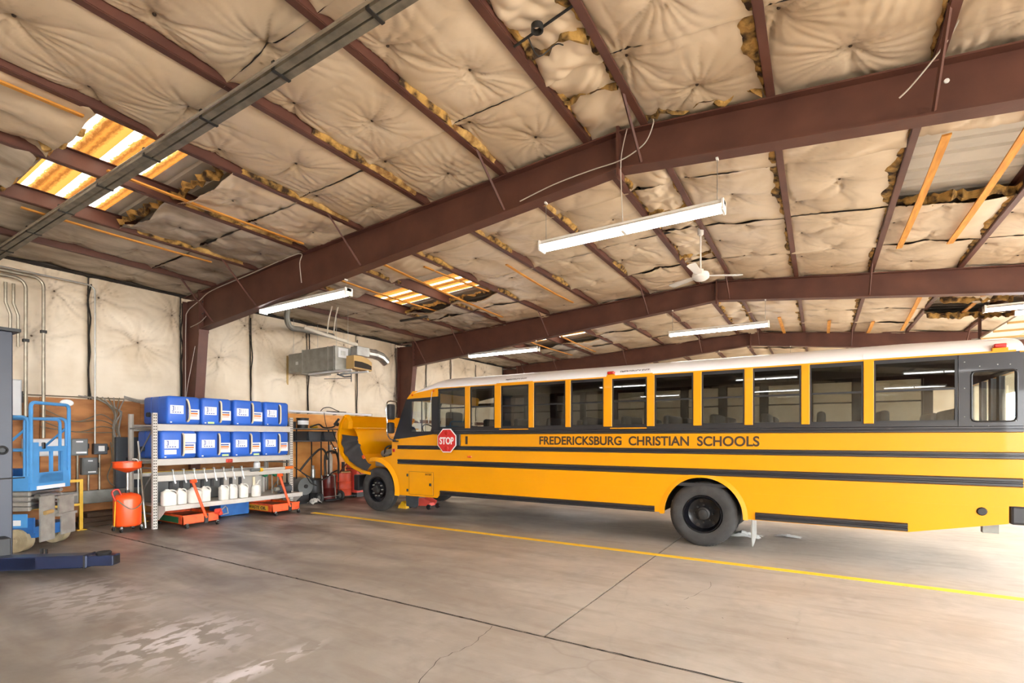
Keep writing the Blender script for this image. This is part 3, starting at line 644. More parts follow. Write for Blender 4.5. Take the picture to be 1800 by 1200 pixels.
for i in (2, 5):      # yellow surrounds of the two emergency exits
    a, b = WIN[i]; G().box(a - .09, b + .09, BY - .016, BY, 2.690, 2.745).out('exit_header', 'bus_yellow', bus, smooth=0); G().box(a - .02, b - .01, BY - .026, BY, 1.842, 1.858).out('exit_strip', 'bus_yellow', bus, smooth=0)
# black rear quarter with rounded window
g = G(); q0, q1, z0, z1 = 1.585, 1.99, 1.89, 2.50
g.box(1.465, q0, BY - .004, BY + .03, 1.76, 2.715).box(q1, 2.05, BY - .004, BY + .03, 1.76, 2.70).box(q0, q1, BY - .004, BY + .03, 1.76, z0).box(q0, q1, BY - .004, BY + .03, z1, 2.712)
qp = g.out('rear_quarter', 'bus_black', bus, smooth=0); G().box(q0, q1, BY + .008, BY + .012, z0, z1).out('pane', 'glass_clear', qp, smooth=0)
pts = []
for cx, cz, a in ((q1 - .05, z1 - .05, 0), (q0 + .05, z1 - .05, 90), (q0 + .05, z0 + .05, 180), (q1 - .05, z0 + .05, 270)):
    pts += [(x, BY - .006, z) for x, z in arc(cx, cz, .05, a, a + 90, 5)]
G().tube(pts + [pts[0]], .011, 6).out('window_gasket', 'frame_black', qp)
G().tube([(p[0] + (.014 if p[0] < 1.78 else -.014) * 0, p[1] - .006, p[2]) for p in pts + [pts[0]]], .004, 5).out('chrome_bead', 'chrome', qp)
g = G()
for x, z in ((1.52, 2.62), (1.66, 2.56), (1.82, 2.57), (1.93, 2.565), (1.52, 2.3), (1.52, 1.95), (1.6, 1.83), (1.74, 1.83)): g.sphere((x, BY - .005, z), .008, n=6)
g.out('rivets', 'galv', qp)
share(qp, dy=BZ - BY - .026)
# rear wall, bumper, tail
g = G(); g.box(2.02, 2.06, BY + .02, BZ - .02, .88, 1.86).box(2.02, 2.06, BY + .02, BZ - .02, 2.5, 2.72)
g2 = G()
for y in (BY + .02, BY + .75, 9.27, BZ - .85, BZ - .12): g2.box(2.02, 2.06, y, y + .10, 1.86, 2.5)
g2.out('rear_window_frame', 'frame_black', bus, smooth=0)
g.out('rear_wall', 'bus_yellow', bus, smooth=0); g = G().box(2.0, 2.018, BY + .03, BZ - .03, .98, 1.86).box(2.0, 2.018, BY + .03, BZ - .03, 2.5, 2.72)
for y in (BY + .03, BY + .75, 9.27, BZ - .85, BZ - .13): g.box(2.0, 2.018, y - .01, y + .11, 1.86, 2.5)
g.out('rear_lining', 'seat_grey', bus, smooth=0); G().box(2.035, 2.04, BY + .1, BZ - .1, 1.86, 2.5).out('rear_glass', 'glass_clear', bus, smooth=0)
G().box(1.93, 2.20, BY - .01, BZ + .01, .66, .89, .03).out('rear_bumper', 'bus_black', bus, smooth=0)
G().box(1.75, 1.9, BY + .3, BY + .4, .5, .68).out('hanger_bracket', 'galv_dull', bus, smooth=0)
G().lathe([(.0005, -.02), (.04, -.02), (.05, -.008), (.052, 0)], (1.68, BY, .80), 'y', 12).out('fuel_cap', 'frame_black', bus)
# roof shell
def roof(off, x0, name, m):
    xs = [2.06 - off, 2.0, 1.0, -1, -3, -5, -6.83, -7.05, -7.25, -7.42, -7.54, -7.60 + off]; P = []
    for x in xs:
        t = max(0, (-6.83 - x) / .77); zb0 = 2.72 - .12 * t ** 1.2; hh = (.30 - off) * (1 - .62 * t ** 1.8); row = []
        e = 0 if x < 1.9 else (x - 1.9) * .25
        for i in range(33):
            o = i / 32; a = PI * (1 - o); c, s = math.cos(a), math.sin(a)
            y = 9.37 + (1.225 - off - e) * math.copysign(abs(c) ** .86, c); z = zb0 + (hh - e) * abs(s) ** .95
            row.append((x, y, z))
        P.append(row)
    g = G().grid(P)
    n = len(g.v); g.f.append(tuple(range(33))); g.f.append(tuple(range(n - 33, n)))
    return g.out(name, m, bus, smooth=50)
roof(0, 0, 'roof', 'bus_white'); roof(.03, 0, 'ceiling_liner', 'interior')
for x in (-5.3, -2.35, .5): G().box(x, x + .012, BY - .004, BY + .01, 2.735, 2.80).out('roof_seam', 'bus_white', bus, smooth=0)
# front cap and cab
cap = G().prism([(-7.70, 2.53), (-7.60, 2.63), (-6.83, 2.735), (-6.83, 2.555)], 'xz', BY - .012, BY + .05).out('front_cap', 'bus_yellow', bus, smooth=0)
G().prism([(-7.72, 2.5), (-7.70, 2.56), (-7.58, 2.70), (-7.45, 2.70), (-7.5, 2.5)], 'xz', BY + .04, BZ - .04).out('front_cap_face', 'bus_yellow', bus, smooth=0)
G().box(-7.5, -6.93, BY - .016, BY, 2.585, 2.598).out('cap_groove', 'bus_yellow', cap, smooth=0)
for x, z in ((-7.53, 2.615), (-6.93, 2.67)): G().lathe([(.0005, -.02), (.018, -.018), (.024, 0)], (x, BY - .012, z), 'y', 10).out('marker_lamp', 'lens_amber', cap)
g = G(); g.prism([(-8.12, 1.645), (-7.72, 2.54), (-7.60, 2.54), (-7.60, 1.72), (-7.98, 1.665)], 'xz', BY + .0, BY + .035)
g.prism([(-7.98, 1.655), (-7.60, 1.70), (-6.83, 1.775), (-6.83, 1.83), (-7.60, 1.80), (-7.9, 1.75)], 'xz', BY - .002, BY + .035)
g.box(-6.99, -6.83, BY - .002, BY + .035, 1.78, 2.56).box(-7.62, -6.83, BY, BY + .035, 2.495, 2.56)
g.out('cab_frame', 'frame_black', bus, smooth=0)
dw = ring(-7.60, -6.99, 1.80, 2.50, .02, BY + .008, BY + .028).out('driver_window', 'frame_black', bus, smooth=0)
G().box(-7.58, -7.01, BY + .016, BY + .02, 1.82, 2.48).out('pane', 'glass_clear', dw, smooth=0); G().box(-7.30, -7.285, BY + .012, BY + .03, 1.82, 2.48).out('divider', 'frame_black', dw, smooth=0)
G().add([(-8.13, BY + .05, 1.66), (-8.13, BZ - .05, 1.66), (-7.73, BZ - .05, 2.52), (-7.73, BY + .05, 2.52)], [(0, 1, 2, 3)]).out('windshield', 'glass_clear', bus, smooth=0)
G().tube([(-8.14, 9.37, 1.66), (-7.74, 9.37, 2.52)], .03, 4).out('windshield_bar', 'frame_black', bus); G().tube([(-8.14, BZ - .05, 1.66), (-7.74, BZ - .05, 2.52)], .05, 4).out('pillar', 'frame_black', bus)
G().box(-7.75, -6.83, BZ - .035, BZ, 1.7, 1.78).box(-7.7, -6.83, BZ - .035, BZ, 2.5, 2.56).box(-6.95, -6.83, BZ - .035, BZ, 1.7, 2.56).out('door_frame', 'frame_black', bus, smooth=0); G().box(-6.96, -6.80, BZ - .04, BZ - .005, 1.76, 2.72).out('door_post', 'bus_yellow', bus, smooth=0)
G().box(-8.16, -8.12, BY + .03, BZ - .03, .75, 1.66, .01).out('cowl', 'bus_yellow', bus, smooth=0)
G().box(-8.1, -7.7, BY + .15, BZ - .15, 1.35, 1.72, .03).out('dashboard', 'bus_floor', bus, smooth=0)
sw = [(-7.55 + .06 * math.cos(a) * 1.2, 8.75 + .23 * math.cos(a), 1.80 + .2 * math.sin(a)) for a in np.linspace(0, 2 * PI, 25)]
G().tube([(-7.55 - .12 * math.sin(a), 8.75 + .23 * math.cos(a), 1.82 + .17 * math.sin(a)) for a in np.linspace(0, 2 * PI, 25)], .014, 6).tube([(-7.55, 8.75, 1.82), (-7.8, 8.75, 1.5)], .025, 6).tube([(-7.55, 8.53, 1.82), (-7.55, 8.97, 1.82)], .012, 5).out('steering_wheel', 'frame_black', bus)
# wiper and mirrors
G().tube([(-6.96, BY - .03, 2.66), (-7.02, BY - .035, 2.3), (-7.06, BY - .03, 2.0)], .006, 5).out('crossing_cable', 'galv', bus)
mir = G().box(-8.02, -7.93, BY - .30, BY - .12, 2.08, 2.42, .03).box(-8.02, -7.94, BY - .30, BY - .12, 1.78, 2.02, .03).out('side_mirror', 'frame_black', bus, smooth=40)
G().tube([(-7.98, BY - .03, 2.48), (-8.05, BY - .22, 2.48), (-8.06, BY - .27, 2.3), (-8.06, BY - .24, 2.05), (-8.04, BY - .26, 1.8), (-8.06, BY - .15, 1.66), (-8.02, BY - .02, 1.63)], .016, 6, smooth=4).out('mirror_arm', 'chrome', mir)
G().box(-8.06, -7.94, BY - .09, BY + .0, 1.595, 1.625, .01).out('mirror_foot', 'frame_black', mir, smooth=0)
# interior
G().box(-8.05, 2.02, BY + .03, BZ - .03, .93, .98).out('cabin_floor', 'bus_floor', bus, smooth=0)
seat = None
for r, x in enumerate([-5.75 + .715 * i for i in range(11)]):
    for y in (8.24, 9.58):
        if seat is None:
            g = G().box(x, x + .11, y, y + .93, 1.38, 2.06, .045).box(x - .40, x + .05, y, y + .93, 1.30, 1.46, .04)
            seat = g.out('bench_seat', 'seat_grey', bus, smooth=40); lg = G().tube([(x - .3, y + .85, .98), (x - .3, y + .85, 1.3)], .02, 5).tube([(x, y + .85, .98), (x, y + .85, 1.3)], .02, 5).out('seat_leg', 'galv_dull', seat); sx, sy = x, y
        else:
            s2 = share(seat, x - sx, y - sy); c = lg.copy(); COL.objects.link(c); c.parent = s2
G().box(-6.85, -6.72, 8.40, 8.90, 1.25, 2.24, .05).box(-7.25, -6.8, 8.42, 8.88, 1.2, 1.36, .04).out('driver_seat', 'seat_grey', bus, smooth=40)
G().box(-6.55, -6.52, 8.2, 9.15, 1.0, 1.95).out('partition', 'seat_grey', bus, smooth=0)
G().box(-6.7, 1.95, BY + .35, BY + .75, 2.70, 2.72).out('luggage_panel', 'interior', bus, smooth=0)
# chassis
G().box(-9.35, 1.9, 8.95, 9.05, .60, .84).box(-9.35, 1.9, 9.69, 9.79, .60, .84).box(-8.8, -8.54, 8.5, 10.2, .42, .58).box(-1.66, -1.44, 8.6, 10.1, .38, .60).box(-5.4, -4.3, 8.9, 9.85, .55, .9).box(-1.85, -1.25, 9.1, 9.6, .28, .7, .1).out('chassis', 'under', bus, smooth=0)
G().box(-6.8, -2.2, BY + .04, BZ - .04, .86, .93).box(-.9, 1.9, BY + .04, BZ - .04, .86, .93).out('underbody', 'under', bus, smooth=0)
# wheels
def wheel(cx, yo, rear, sgn=1):
    # outer face at y = yo, tyre goes inward (+y * sgn)
    w = .28 if rear else .28
    prof = [(.285, .05), (.30, .015), (.36, 0.0), (.43, .006), (.462, .02), (.483, .035), (.497, .055), (.5, .075), (.5, .10), (.488, .102), (.488, .114), (.5, .116), (.5, .135), (.488, .137), (.488, .149), (.5, .151), (.5, .185), (.497, .215), (.483, .235), (.43, .262), (.36, .27), (.285, .25)]
    t = G().lathe([(r, h * sgn) for r, h in prof], (cx, yo, TR), 'y', 56).out('tire', 'rubber', bus, smooth=25)
    g = G()
    for k in range(64):
        a = 2 * PI * k / 64; ca, sa = math.cos(a), math.sin(a); u = Vector((-sa, 0, ca)); rr = Vector((ca, 0, sa)); c = Vector((cx, yo, TR))
        vs = []
        for (r, h) in ((.468, .026), (.503, .072), (.503, .098), (.468, .05)):
            for s in (-.014, .014): vs.append(c + rr * r + u * s + Vector((0, h * sgn, 0)))
        g.add(vs, [(0, 2, 3, 1), (2, 4, 5, 3), (4, 6, 7, 5), (6, 0, 1, 7), (0, 6, 4, 2), (1, 3, 5, 7)])
    g.out('tread_blocks', 'rubber_tread', t, smooth=0)
    c = (cx, yo, TR)
    if rear:
        pr = [(.29, .03), (.283, .012), (.272, .012), (.265, .03), (.255, .09), (.235, .14), (.17, .165), (.10, .165), (.10, .12), (.085, .10), (.0005, .098)]
    else:
        pr = [(.29, .04), (.283, .02), (.272, .02), (.262, .04), (.25, .10), (.21, .115), (.19, .07), (.13, .05), (.085, .05), (.08, .0), (.06, -.02), (.0005, -.022)]
    rim = G().lathe([(r, h * sgn) for r, h in pr], c, 'y', 40).out('rim', 'wheel_black', t, smooth=35)
    for k in range(10 if not rear else 8):
        a = 2 * PI * k / (10 if not rear else 8); R_ = .155 if not rear else .135; h0 = .055 if not rear else .155
        G().cyl((cx + R_ * math.cos(a), yo + h0 * sgn, TR + R_ * math.sin(a)), (cx + R_ * math.cos(a), yo + (h0 - .045) * sgn, TR + R_ * math.sin(a)), .017, .014, 6).out('lug_nut', 'galv_dull' if not rear else 'hub_dark', t, smooth=0)
    G().lathe([(r, h * sgn) for r, h in ([(.10, .14), (.10, .09), (.075, .08), (.07, .05), (.045, .045), (.0005, .045)] if rear else [(.09, .03), (.085, -.02), (.06, -.035), (.0005, -.036)])], c, 'y', 20).out('hub', 'hub_dark', t, smooth=30)
    if rear:
        G().lathe([(r, (h + .33) * sgn) for r, h in prof[2:]], c, 'y', 40).out('inner_tire', 'rubber', t, smooth=25)
        g = G()
        for k in range(5):
            a = 2 * PI * k / 5 + .5; g.cyl((cx + .20 * math.cos(a), yo + .150 * sgn, TR + .2 * math.sin(a)), (cx + .20 * math.cos(a), yo + .14 * sgn, TR + .2 * math.sin(a)), .028, n=10)
        g.out('hand_holes', 'dark_gap', t)
    return t
wheel(FWX, BY + .02, False); wheel(RWX, BY + .015, True); wheel(FWX, BZ - .02, False, -1); wheel(RWX, BZ - .015, True, -1)
G().prism([(8.30, .56), (8.92, .56), (8.92, .12), (8.62, .05), (8.36, .04), (8.30, .16)], 'yz', -.872, -.858).out('mud_flap', 'galv_dull', bus, smooth=0)
G().prism([(-8.28, .6), (-7.86, .6), (-7.88, .12), (-7.95, .06), (-8.24, .09)], 'xz', BY + .55, BY + .565).out('mud_flap', 'seat_grey', bus, smooth=0)
# battery door and small fittings
bd = ring(-7.64, -6.95, .455, .955, .006, BY - .006, BY).out('battery_door', 'letter', bus, smooth=0); G().box(-7.634, -6.956, BY - .009, BY, .461, .949, .006).out('door_skin', 'bus_yellow', bd, smooth=0)
for x, z, w in ((-7.68, .87, .05), (-7.68, .54, .05), (-7.03, .69, .06)): G().box(x - w / 2, x + w / 2, BY - .022, BY, z - .03, z + .03, .008).out('latch', 'frame_black', bd, smooth=0)
text('BATTERY', .17, .042, 'letter', face_negy(-7.08, BY - .011, .905), 'battery_lettering', bus)
G().box(-8.13, -8.06, BY - .008, BY, 1.37, 1.44, .004).out('reflector', 'lens_red', bus, smooth=0)
G().box(-6.05, -5.95, BY - .02, BY, 1.285, 1.325, .008).out('marker_lamp', 'lens_amber', bus, smooth=0)
for x in (-3.02, 1.84):
    mk = G().box(x - .06, x + .06, BY - .045, BY + .06, 2.765, 2.815, .012).out('marker_lamp', 'lens_red', bus, smooth=40); G().box(x - .07, x + .07, BY - .02, BY + .06, 2.73, 2.766).out('lamp_base', 'bus_yellow', mk, smooth=0)
# lettering
text('FREDERICKSBURG  CHRISTIAN  SCHOOLS', 3.66, .155, 'letter', face_negy(-2.575, BY - .003, 1.638), 'school_lettering', bus, bold=.026)
text('1', .055, .16, 'letter', face_negy(-6.08, BY - .003, 1.637), 'bus_number', bus, bold=.0)
for x in (-4.93, -2.62): text('EMERGENCY EXIT', .46 if x < -4 else .5, .05, 'letter', Matrix.Translation((x, BY + .031, 2.80)) @ Matrix.Rotation(PI / 2 - .58, 4, 'X'), 'exit_lettering', bus, bold=.01)
# stop arm
def octa(r): return [(-6.53 + r * math.cos(PI / 8 + k * PI / 4), 1.628 + r * math.sin(PI / 8 + k * PI / 4)) for k in range(8)]
st = G().prism(octa(.262), 'xz', BY - .078, BY - .066).out('stop_sign', 'white_paint', bus, smooth=0, label='red octagonal stop sign')
G().prism(octa(.243), 'xz', BY - .081, BY - .076).out('sign_face', 'sign_red', st, smooth=0)
text('STOP', .37, .15, 'white_paint', face_negy(-6.53, BY - .083, 1.625), 'stop_lettering', st, bold=.03)
for z in (1.79, 1.465): G().lathe([(.0005, -.012), (.045, -.01), (.05, 0)], (-6.53, BY - .081, z), 'y', 14).out('flasher', 'lens_red', st)
G().box(-6.80, -6.73, BY - .06, BY, 1.50, 1.77, .01).box(-6.33, -6.22, BY - .05, BY, 1.52, 1.76, .02).box(-6.75, -6.3, BY - .066, BY - .03, 1.6, 1.66).out('stop_arm', 'bus_black', st, smooth=0)
# hood tilted forward on its nose
crv = [(-9.74, 2.22), (-9.88, 2.05), (-9.97, 1.80), (-9.96, 1.52), (-9.86, 1.28), (-9.66, 1.08), (-9.40, .95), (-9.12, .86), (-8.86, .83)]
def curve_at(off):
    out = []
    for i, p in enumerate(crv):
        a = crv[max(i - 1, 0)]; b = crv[min(i + 1, len(crv) - 1)]; d = Vector((b[0] - a[0], b[1] - a[1])).normalized(); n = Vector((-d.y, d.x)); out.append((p[0] + n.x * off, p[1] + n.y * off))
    return out
C0 = curve_at(0.0); IN = 1 if curve_at(.1)[3][0] > C0[3][0] else -1
hood = G().grid([[(x, y, z) for x, z in C0] for y in (8.16, 8.3, 8.8, 9.4, 9.95, 10.45, 10.58)])
h2 = curve_at(IN * .02)
hd = hood.grid([[(x, y, z) for x, z in h2] for y in (8.16, 8.3, 8.8, 9.4, 9.95, 10.45, 10.58)]).out('tilted_hood', 'bus_yellow', bus, smooth=50)
Ci = curve_at(IN * .06)
for y0, y1 in ((8.14, 8.19), (10.54, 10.59)):
    G().prism(C0 + Ci[::-1], 'xz', y0, y1).out('fender_rim', 'bus_yellow', hd, smooth=0)
# ribbed black liner inside the fender
rows = []
C4 = curve_at(IN * .50)
for i in range(29):
    t = i / 28; k = 2.1 + t * 5.2; i0 = int(k); f = k - i0; p = Vector(Ci[i0]).lerp(Vector(Ci[min(i0 + 1, 8)]), f); q = Vector(C4[i0]).lerp(Vector(C4[min(i0 + 1, 8)]), f)
    q = p.lerp(q, 1.0 if t < .5 else max(.35, 1 - 1.6 * (t - .5))); o = .02 * math.sin(i * PI / 3) if t < .55 else 0
    rows.append([(p.x + (q.x - p.x) * s_, 8.22 + .12 * s_ + o, p.y + (q.y - p.y) * s_) for s_ in (0, .3, .6, .85, 1.0)])
G().grid(rows).out('fender_liner', 'liner', hd, smooth=40)
# underside of the bonnet
rows = []
for j, y in enumerate(np.linspace(8.34, 10.45, 14)):
    row = []
    for k in range(12):
        t = k / 11; z = 1.92 - 1.0 * t; b = .10 * abs(math.sin(PI * j / 13)) ** .5; x = -9.62 + .16 * math.sin(PI * min(1, t * 1.6)) + b + (.38 * (t - .62) / .38 if t > .62 else 0)
        row.append((x, y, z))
    rows.append(row)
G().grid(rows).out('bonnet_underside', 'bus_yellow', hd, smooth=50)
G().box(-9.74, -9.48, 8.3, 10.5, 1.905, 1.935, .01).out('hood_flange', 'bus_yellow', hd, smooth=0)
G().prism([(-9.84, 1.9), (-9.62, 1.9), (-9.60, 2.08), (-9.72, 2.24), (-9.80, 2.2)], 'xz', 8.17, 8.30).out('fender_tip', 'bus_yellow', hd, smooth=0)
G().tube([(-9.86, 8.10, 2.14), (-9.98, 8.06, 2.0)], .028, 6).out('parking_mirror', 'frame_black', hd)
G().lathe([(.0005, -.03), (.05, -.02), (.06, 0)], (-9.28, 8.34, 1.22), 'y', 12).out('turn_lamp', 'lens_amber', hd)
# engine bay
eng = G().box(-9.25, -8.3, 9.0, 9.75, .7, 1.35, .05).box(-9.1, -8.4, 9.1, 9.65, 1.35, 1.5, .03).out('engine', 'under', bus, smooth=40)
G().cyl((-9.0, 8.72, 1.30), (-8.45, 8.66, 1.38), .085, n=14).out('filter_canister', 'galv_dull', eng); G().tube([(-8.95, 8.7, 1.22), (-8.75, 8.55, 1.45), (-8.5, 8.6, 1.48), (-8.3, 8.6, 1.3), (-8.28, 8.45, 1.22)], .022, 6, smooth=5).tube([(-9.0, 8.9, 1.4), (-8.6, 8.7, 1.55), (-8.25, 8.8, 1.5)], .03, 6, smooth=4).out('hoses', 'rubber', eng)
G().lathe([(.17, -.05), (.20, 0), (.17, .05), (.15, 0), (.17, -.05)], (-8.38, 8.85, 1.80), 'x', 20).out('intake_bellows', 'tape', eng); G().cyl((-8.4, 8.85, 1.8), (-8.2, 8.85, 1.8), .15, n=16).out('intake_duct', 'rubber', eng)
G().box(-8.98, -8.62, 8.42, 8.58, 1.0, 1.16, .03).out('coolant_tank', 'glass_clear' if False else 'galv', eng, smooth=0)
G().box(-9.56, -9.38, 8.28, 10.46, .42, .80, .03).out('front_bumper', 'bus_black', bus, smooth=0)
G().tube([(-8.2, 8.5, 1.45), (-8.5, 8.4, 1.28)], .012, 5).out('hood_latch', 'frame_black', bus)
# ---------------------------------------------------------------- more materials for the props
mat('rack_grey', srgb(196, 190, 180), 0.5, var=0.1, scale=5)
mat('tote_blue', srgb(44, 100, 200), 0.4, var=0.15, scale=3)
mat('tote_dark', srgb(24, 40, 92), 0.5)
mat('label_white', srgb(236, 236, 236), 0.6); mat('label_blue', srgb(40, 70, 150), 0.6); mat('label_orange', srgb(238, 120, 40), 0.6); mat('label_lime', srgb(190, 220, 140), 0.6)
mat('cream_cap', srgb(224, 208, 176), 0.5)
mat('jug', srgb(226, 222, 212), 0.45, var=0.08, scale=6)
mat('orange', srgb(255, 88, 28), 0.38, var=0.12, scale=6, coat=0.2)
mat('orange_dirty', srgb(240, 92, 40), 0.5, scale=7, col2=srgb(186, 62, 26), lo=0.3, hi=0.55)
mat('drum_red', srgb(222, 80, 48), 0.45, var=0.2, scale=6)
mat('red_paint', srgb(206, 62, 44), 0.45, var=0.2, scale=6)
mat('pink_red', srgb(226, 86, 72), 0.45, var=0.12, scale=5)
mat('dark_red', srgb(92, 26, 20), 0.35, var=0.3, scale=6)
mat('lift_blue', srgb(82, 156, 218), 0.42, var=0.12, scale=4)
mat('lift_blue_dark', srgb(36, 100, 168), 0.5, var=0.3, scale=5)
mat('navy', srgb(30, 40, 70), 0.38, var=0.3, scale=3, coat=0.15)
mat('navy_pale', srgb(44, 49, 63), 0.42, var=0.15, scale=2)
mat('lift_grey', srgb(164, 160, 152), 0.5, metal=0.2, var=0.3, scale=6)
mat('tan_tyre', srgb(176, 160, 128), 0.85, var=0.3, scale=7)
mat('panel_grey', srgb(104, 106, 104), 0.45, var=0.12, scale=4); mat('panel_dark', srgb(74, 78, 84), 0.45, var=0.15, scale=4)
mat('panel_white', srgb(196, 196, 196), 0.4)
mat('safety_yellow', srgb(236, 186, 30), 0.45, var=0.15, scale=8)
mat('black_plastic', srgb(32, 31, 31), 0.5, var=0.2, scale=8)
mat('hose', srgb(46, 42, 38), 0.6); mat('cable', srgb(120, 108, 90), 0.6); mat('cable_grey', srgb(150, 144, 136), 0.6); mat('wire_white', srgb(196, 188, 176), 0.5)
mat('green_paint', srgb(20, 112, 72), 0.45); mat('label_green', srgb(18, 92, 58), 0.6); mat('label_yellow', srgb(226, 168, 40), 0.6)
mat('wood_dark', srgb(84, 62, 44), 0.8, var=0.35, scale=5, stretch=(6, 1, 6))
mat('paper', srgb(222, 220, 214), 0.7); mat('bag', srgb(196, 190, 182), 0.6)
mat('pvc', srgb(214, 206, 190), 0.45, var=0.08, scale=6)
mat('door_panel', srgb(232, 218, 196), 0.5, var=0.06, scale=3)
mat('oil_dark', srgb(60, 50, 40), 0.3)
XB2 = XW + .145       # face of the plywood

# ---------------------------------------------------------------- electrical wall
def conduit(pts, r, words, m='conduit', clamps=()):
    e = thing('conduit', words, 'conduit', pts[-1], 'steel conduits on the left wall')
    G().tube(pts, r, 8).out('pipe', m, e)
    for z in clamps: G().box(pts[-1][0] - .045, pts[-1][0] + r + .008, pts[-1][1] - r - .012, pts[-1][1] + r + .012, z, z + .05).out('clamp', 'hub_dark', e, smooth=0)
    return e
def bend(y, ztop, x, zbot, back, r=.16):
    return [(x, back, ztop)] + [(x, y - r + r * math.sin(a), ztop - r + r * math.cos(a)) for a in np.linspace(0, PI / 2, 6)] + [(x, y, zbot)]
conduit(bend(3.08, 4.52, -12.08, 1.685, 1.0), .028, 'thick steel conduit nearest the navy lift post', clamps=(2.02, 3.4))
conduit(bend(3.32, 4.60, -12.08, 1.685, 1.0), .028, 'second thick steel conduit running behind the blue platform rail', clamps=(3.6,))
conduit(bend(4.09, 4.66, -12.10, 1.575, 1.0, .12), .015, 'thin bright conduit dropping to the small grey switch box', 'galv')
for i, (y, w) in enumerate(((2.82, 'short bent conduit above the navy lift post'), (2.92, 'short bent conduit beside the first thick conduit'))):
    conduit([(-12.08, y, 4.4), (-12.08, y, 4.05), (-12.08, y + .06, 3.85), (-12.08, y + .06, 3.3)], .024, w)
def ebox(y0, y1, z0, z1, d, m, words, name='switch_box', labels=(), drop=True):
    e = thing(name, words, 'electrical box', (XB2, (y0 + y1) / 2, z0), 'electrical boxes on the plywood')
    G().box(XB2, XB2 + d, y0, y1, z0, z1, .008).out('case', m, e, smooth=0)
    lid = G().box(XB2 + d, XB2 + d + .012, y0 + .015, y1 - .015, z0 + .015, z1 - .015, .005).out('lid', m, e, smooth=0)
    for (a, b, c, dd) in labels: G().box(XB2 + d + .012, XB2 + d + .014, y0 + (y1 - y0) * a, y0 + (y1 - y0) * b, z0 + (z1 - z0) * c, z0 + (z1 - z0) * dd).out('sticker', 'label_white', lid, smooth=0)
    G().box(XB2 + .02, XB2 + d + .02, y1, y1 + .012, z0 + (z1 - z0) * .4, z0 + (z1 - z0) * .7).out('lever', 'hub_dark', e, smooth=0)
    if drop: G().tube([(XB2 + .05, (y0 + y1) / 2, z0), (XB2 + .05, (y0 + y1) / 2, .66)], .017, 8).out('drop_pipe', 'conduit', e)
    return e
ebox(2.58, 3.03, 2.04, 2.72, .12, 'panel_white', 'pale metal panel box high up by the navy post', 'panel_box', drop=False)
ebox(3.05, 3.66, 1.35, 1.67, .10, 'panel_white', 'wide pale box half hidden by the blue platform', 'panel_box', drop=False)
ebox(3.70, 3.97, 1.35, 1.67, .14, 'panel_grey', 'grey disconnect box right of the blue platform', labels=((.3, .7, .78, .86), (.3, .9, .12, .22)))
ebox(4.07, 4.29, 1.36, 1.57, .12, 'panel_dark', 'small dark switch box below the thin bright conduit', labels=((.3, .75, .3, .8),))
ebox(3.88, 4.13, .97, 1.30, .13, 'panel_grey', 'square grey disconnect box lowest on the plywood', labels=((.35, .65, .78, .85), (.35, .85, .12, .2)))
pb = ebox(4.42, 4.88, .66, 1.70, .14, 'panel_dark', 'tall dark breaker panel beside the wire bundle', 'breaker_panel', drop=False)
for k in range(6): G().box(XB2 + .152, XB2 + .165, 4.58, 4.72, .8 + .085 * k, .86 + .085 * k).out('breaker', 'black_plastic', pb, smooth=0)
wy = thing('wireway', 'long grey metal wire trough under the electrical boxes', 'wireway', (XB2, 4.0, .41))
G().box(XB2, XB2 + .12, 2.2, 4.95, .41, .66, .006).out('trough', 'galv_dull', wy, smooth=0)
for y in (2.9, 3.8, 4.6): G().box(XB2 - .0, XB2 + .127, y, y + .02, .40, .67).out('band', 'galv_dull', wy, smooth=0)
ov = thing('oval_plate', 'white oval plate on plywood above the blue platform rail', 'plate', (XB2, 3.69, 2.30))
P = [[(XB2 + h, 3.69 + r * 1.25 * math.cos(a), 2.35 + r * .8 * math.sin(a)) for a in np.linspace(0, 2 * PI, 21)] for r, h in ((.0005, .02), (.07, .018), (.085, 0))]
G().grid(P).out('disc', 'label_white', ov)
# tangled cables
cb = thing('cable_bundle', 'tangle of grey cables hanging beside the breaker panel', 'cables', (XB2, 4.5, 1.7))
rr = random.Random(4)
for k in range(9):
    y = 4.35 + .035 * k
    G().tube([(XB2 + .04, y - .5 + .06 * k, 2.5), (XB2 + .06 + .01 * k, y - .15, 2.42 - .02 * k), (XB2 + .08, 4.45 + rr.uniform(-.06, .1), 2.2), (XB2 + .07, 4.46 + rr.uniform(-.08, .06), 1.9), (XB2 + .06, 4.44 + rr.uniform(-.1, .14), 1.68 - rr.random() * .2)], .011, 5, smooth=5).out('cable', 'cable' if k % 2 else 'cable_grey', cb)
for k in range(4):
    G().tube([(XB2 + .04, 3.3, 2.25 - .12 * k), (XB2 + .05, 3.8, 2.0 - .1 * k + .1 * (k % 2)), (XB2 + .06, 4.2, 2.15 - .12 * k), (XB2 + .06, 4.46, 1.95 - .05 * k)], .010, 5, smooth=6).out('cable', 'cable', cb)
G().tube([(XB2 + .06, 4.36, 1.6), (XB2 + .07, 4.38, 1.2), (XB2 + .08, 4.30, .9), (XB2 + .09, 4.42, .72), (XB2 + .1, 4.7, .8)], .012, 5, smooth=6).tube([(XB2 + .05, 4.42, 1.8), (XB2 + .05, 4.42, .66)], .014, 5).out('cable', 'cable', cb)
for k in range(3): G().tube([(XB2 + .03, 4.6, 2.50 + .02 * k), (XB2 + .04, 4.9, 2.42 + .03 * k), (XB2 + .04, 5.5, 2.46 + .03 * k), (XB2 + .04, 6.5, 2.44 + .03 * k), (XB2 + .04, 8.3, 2.46 + .02 * k)], .011, 5, smooth=5).out('cable', 'cable_grey', cb)
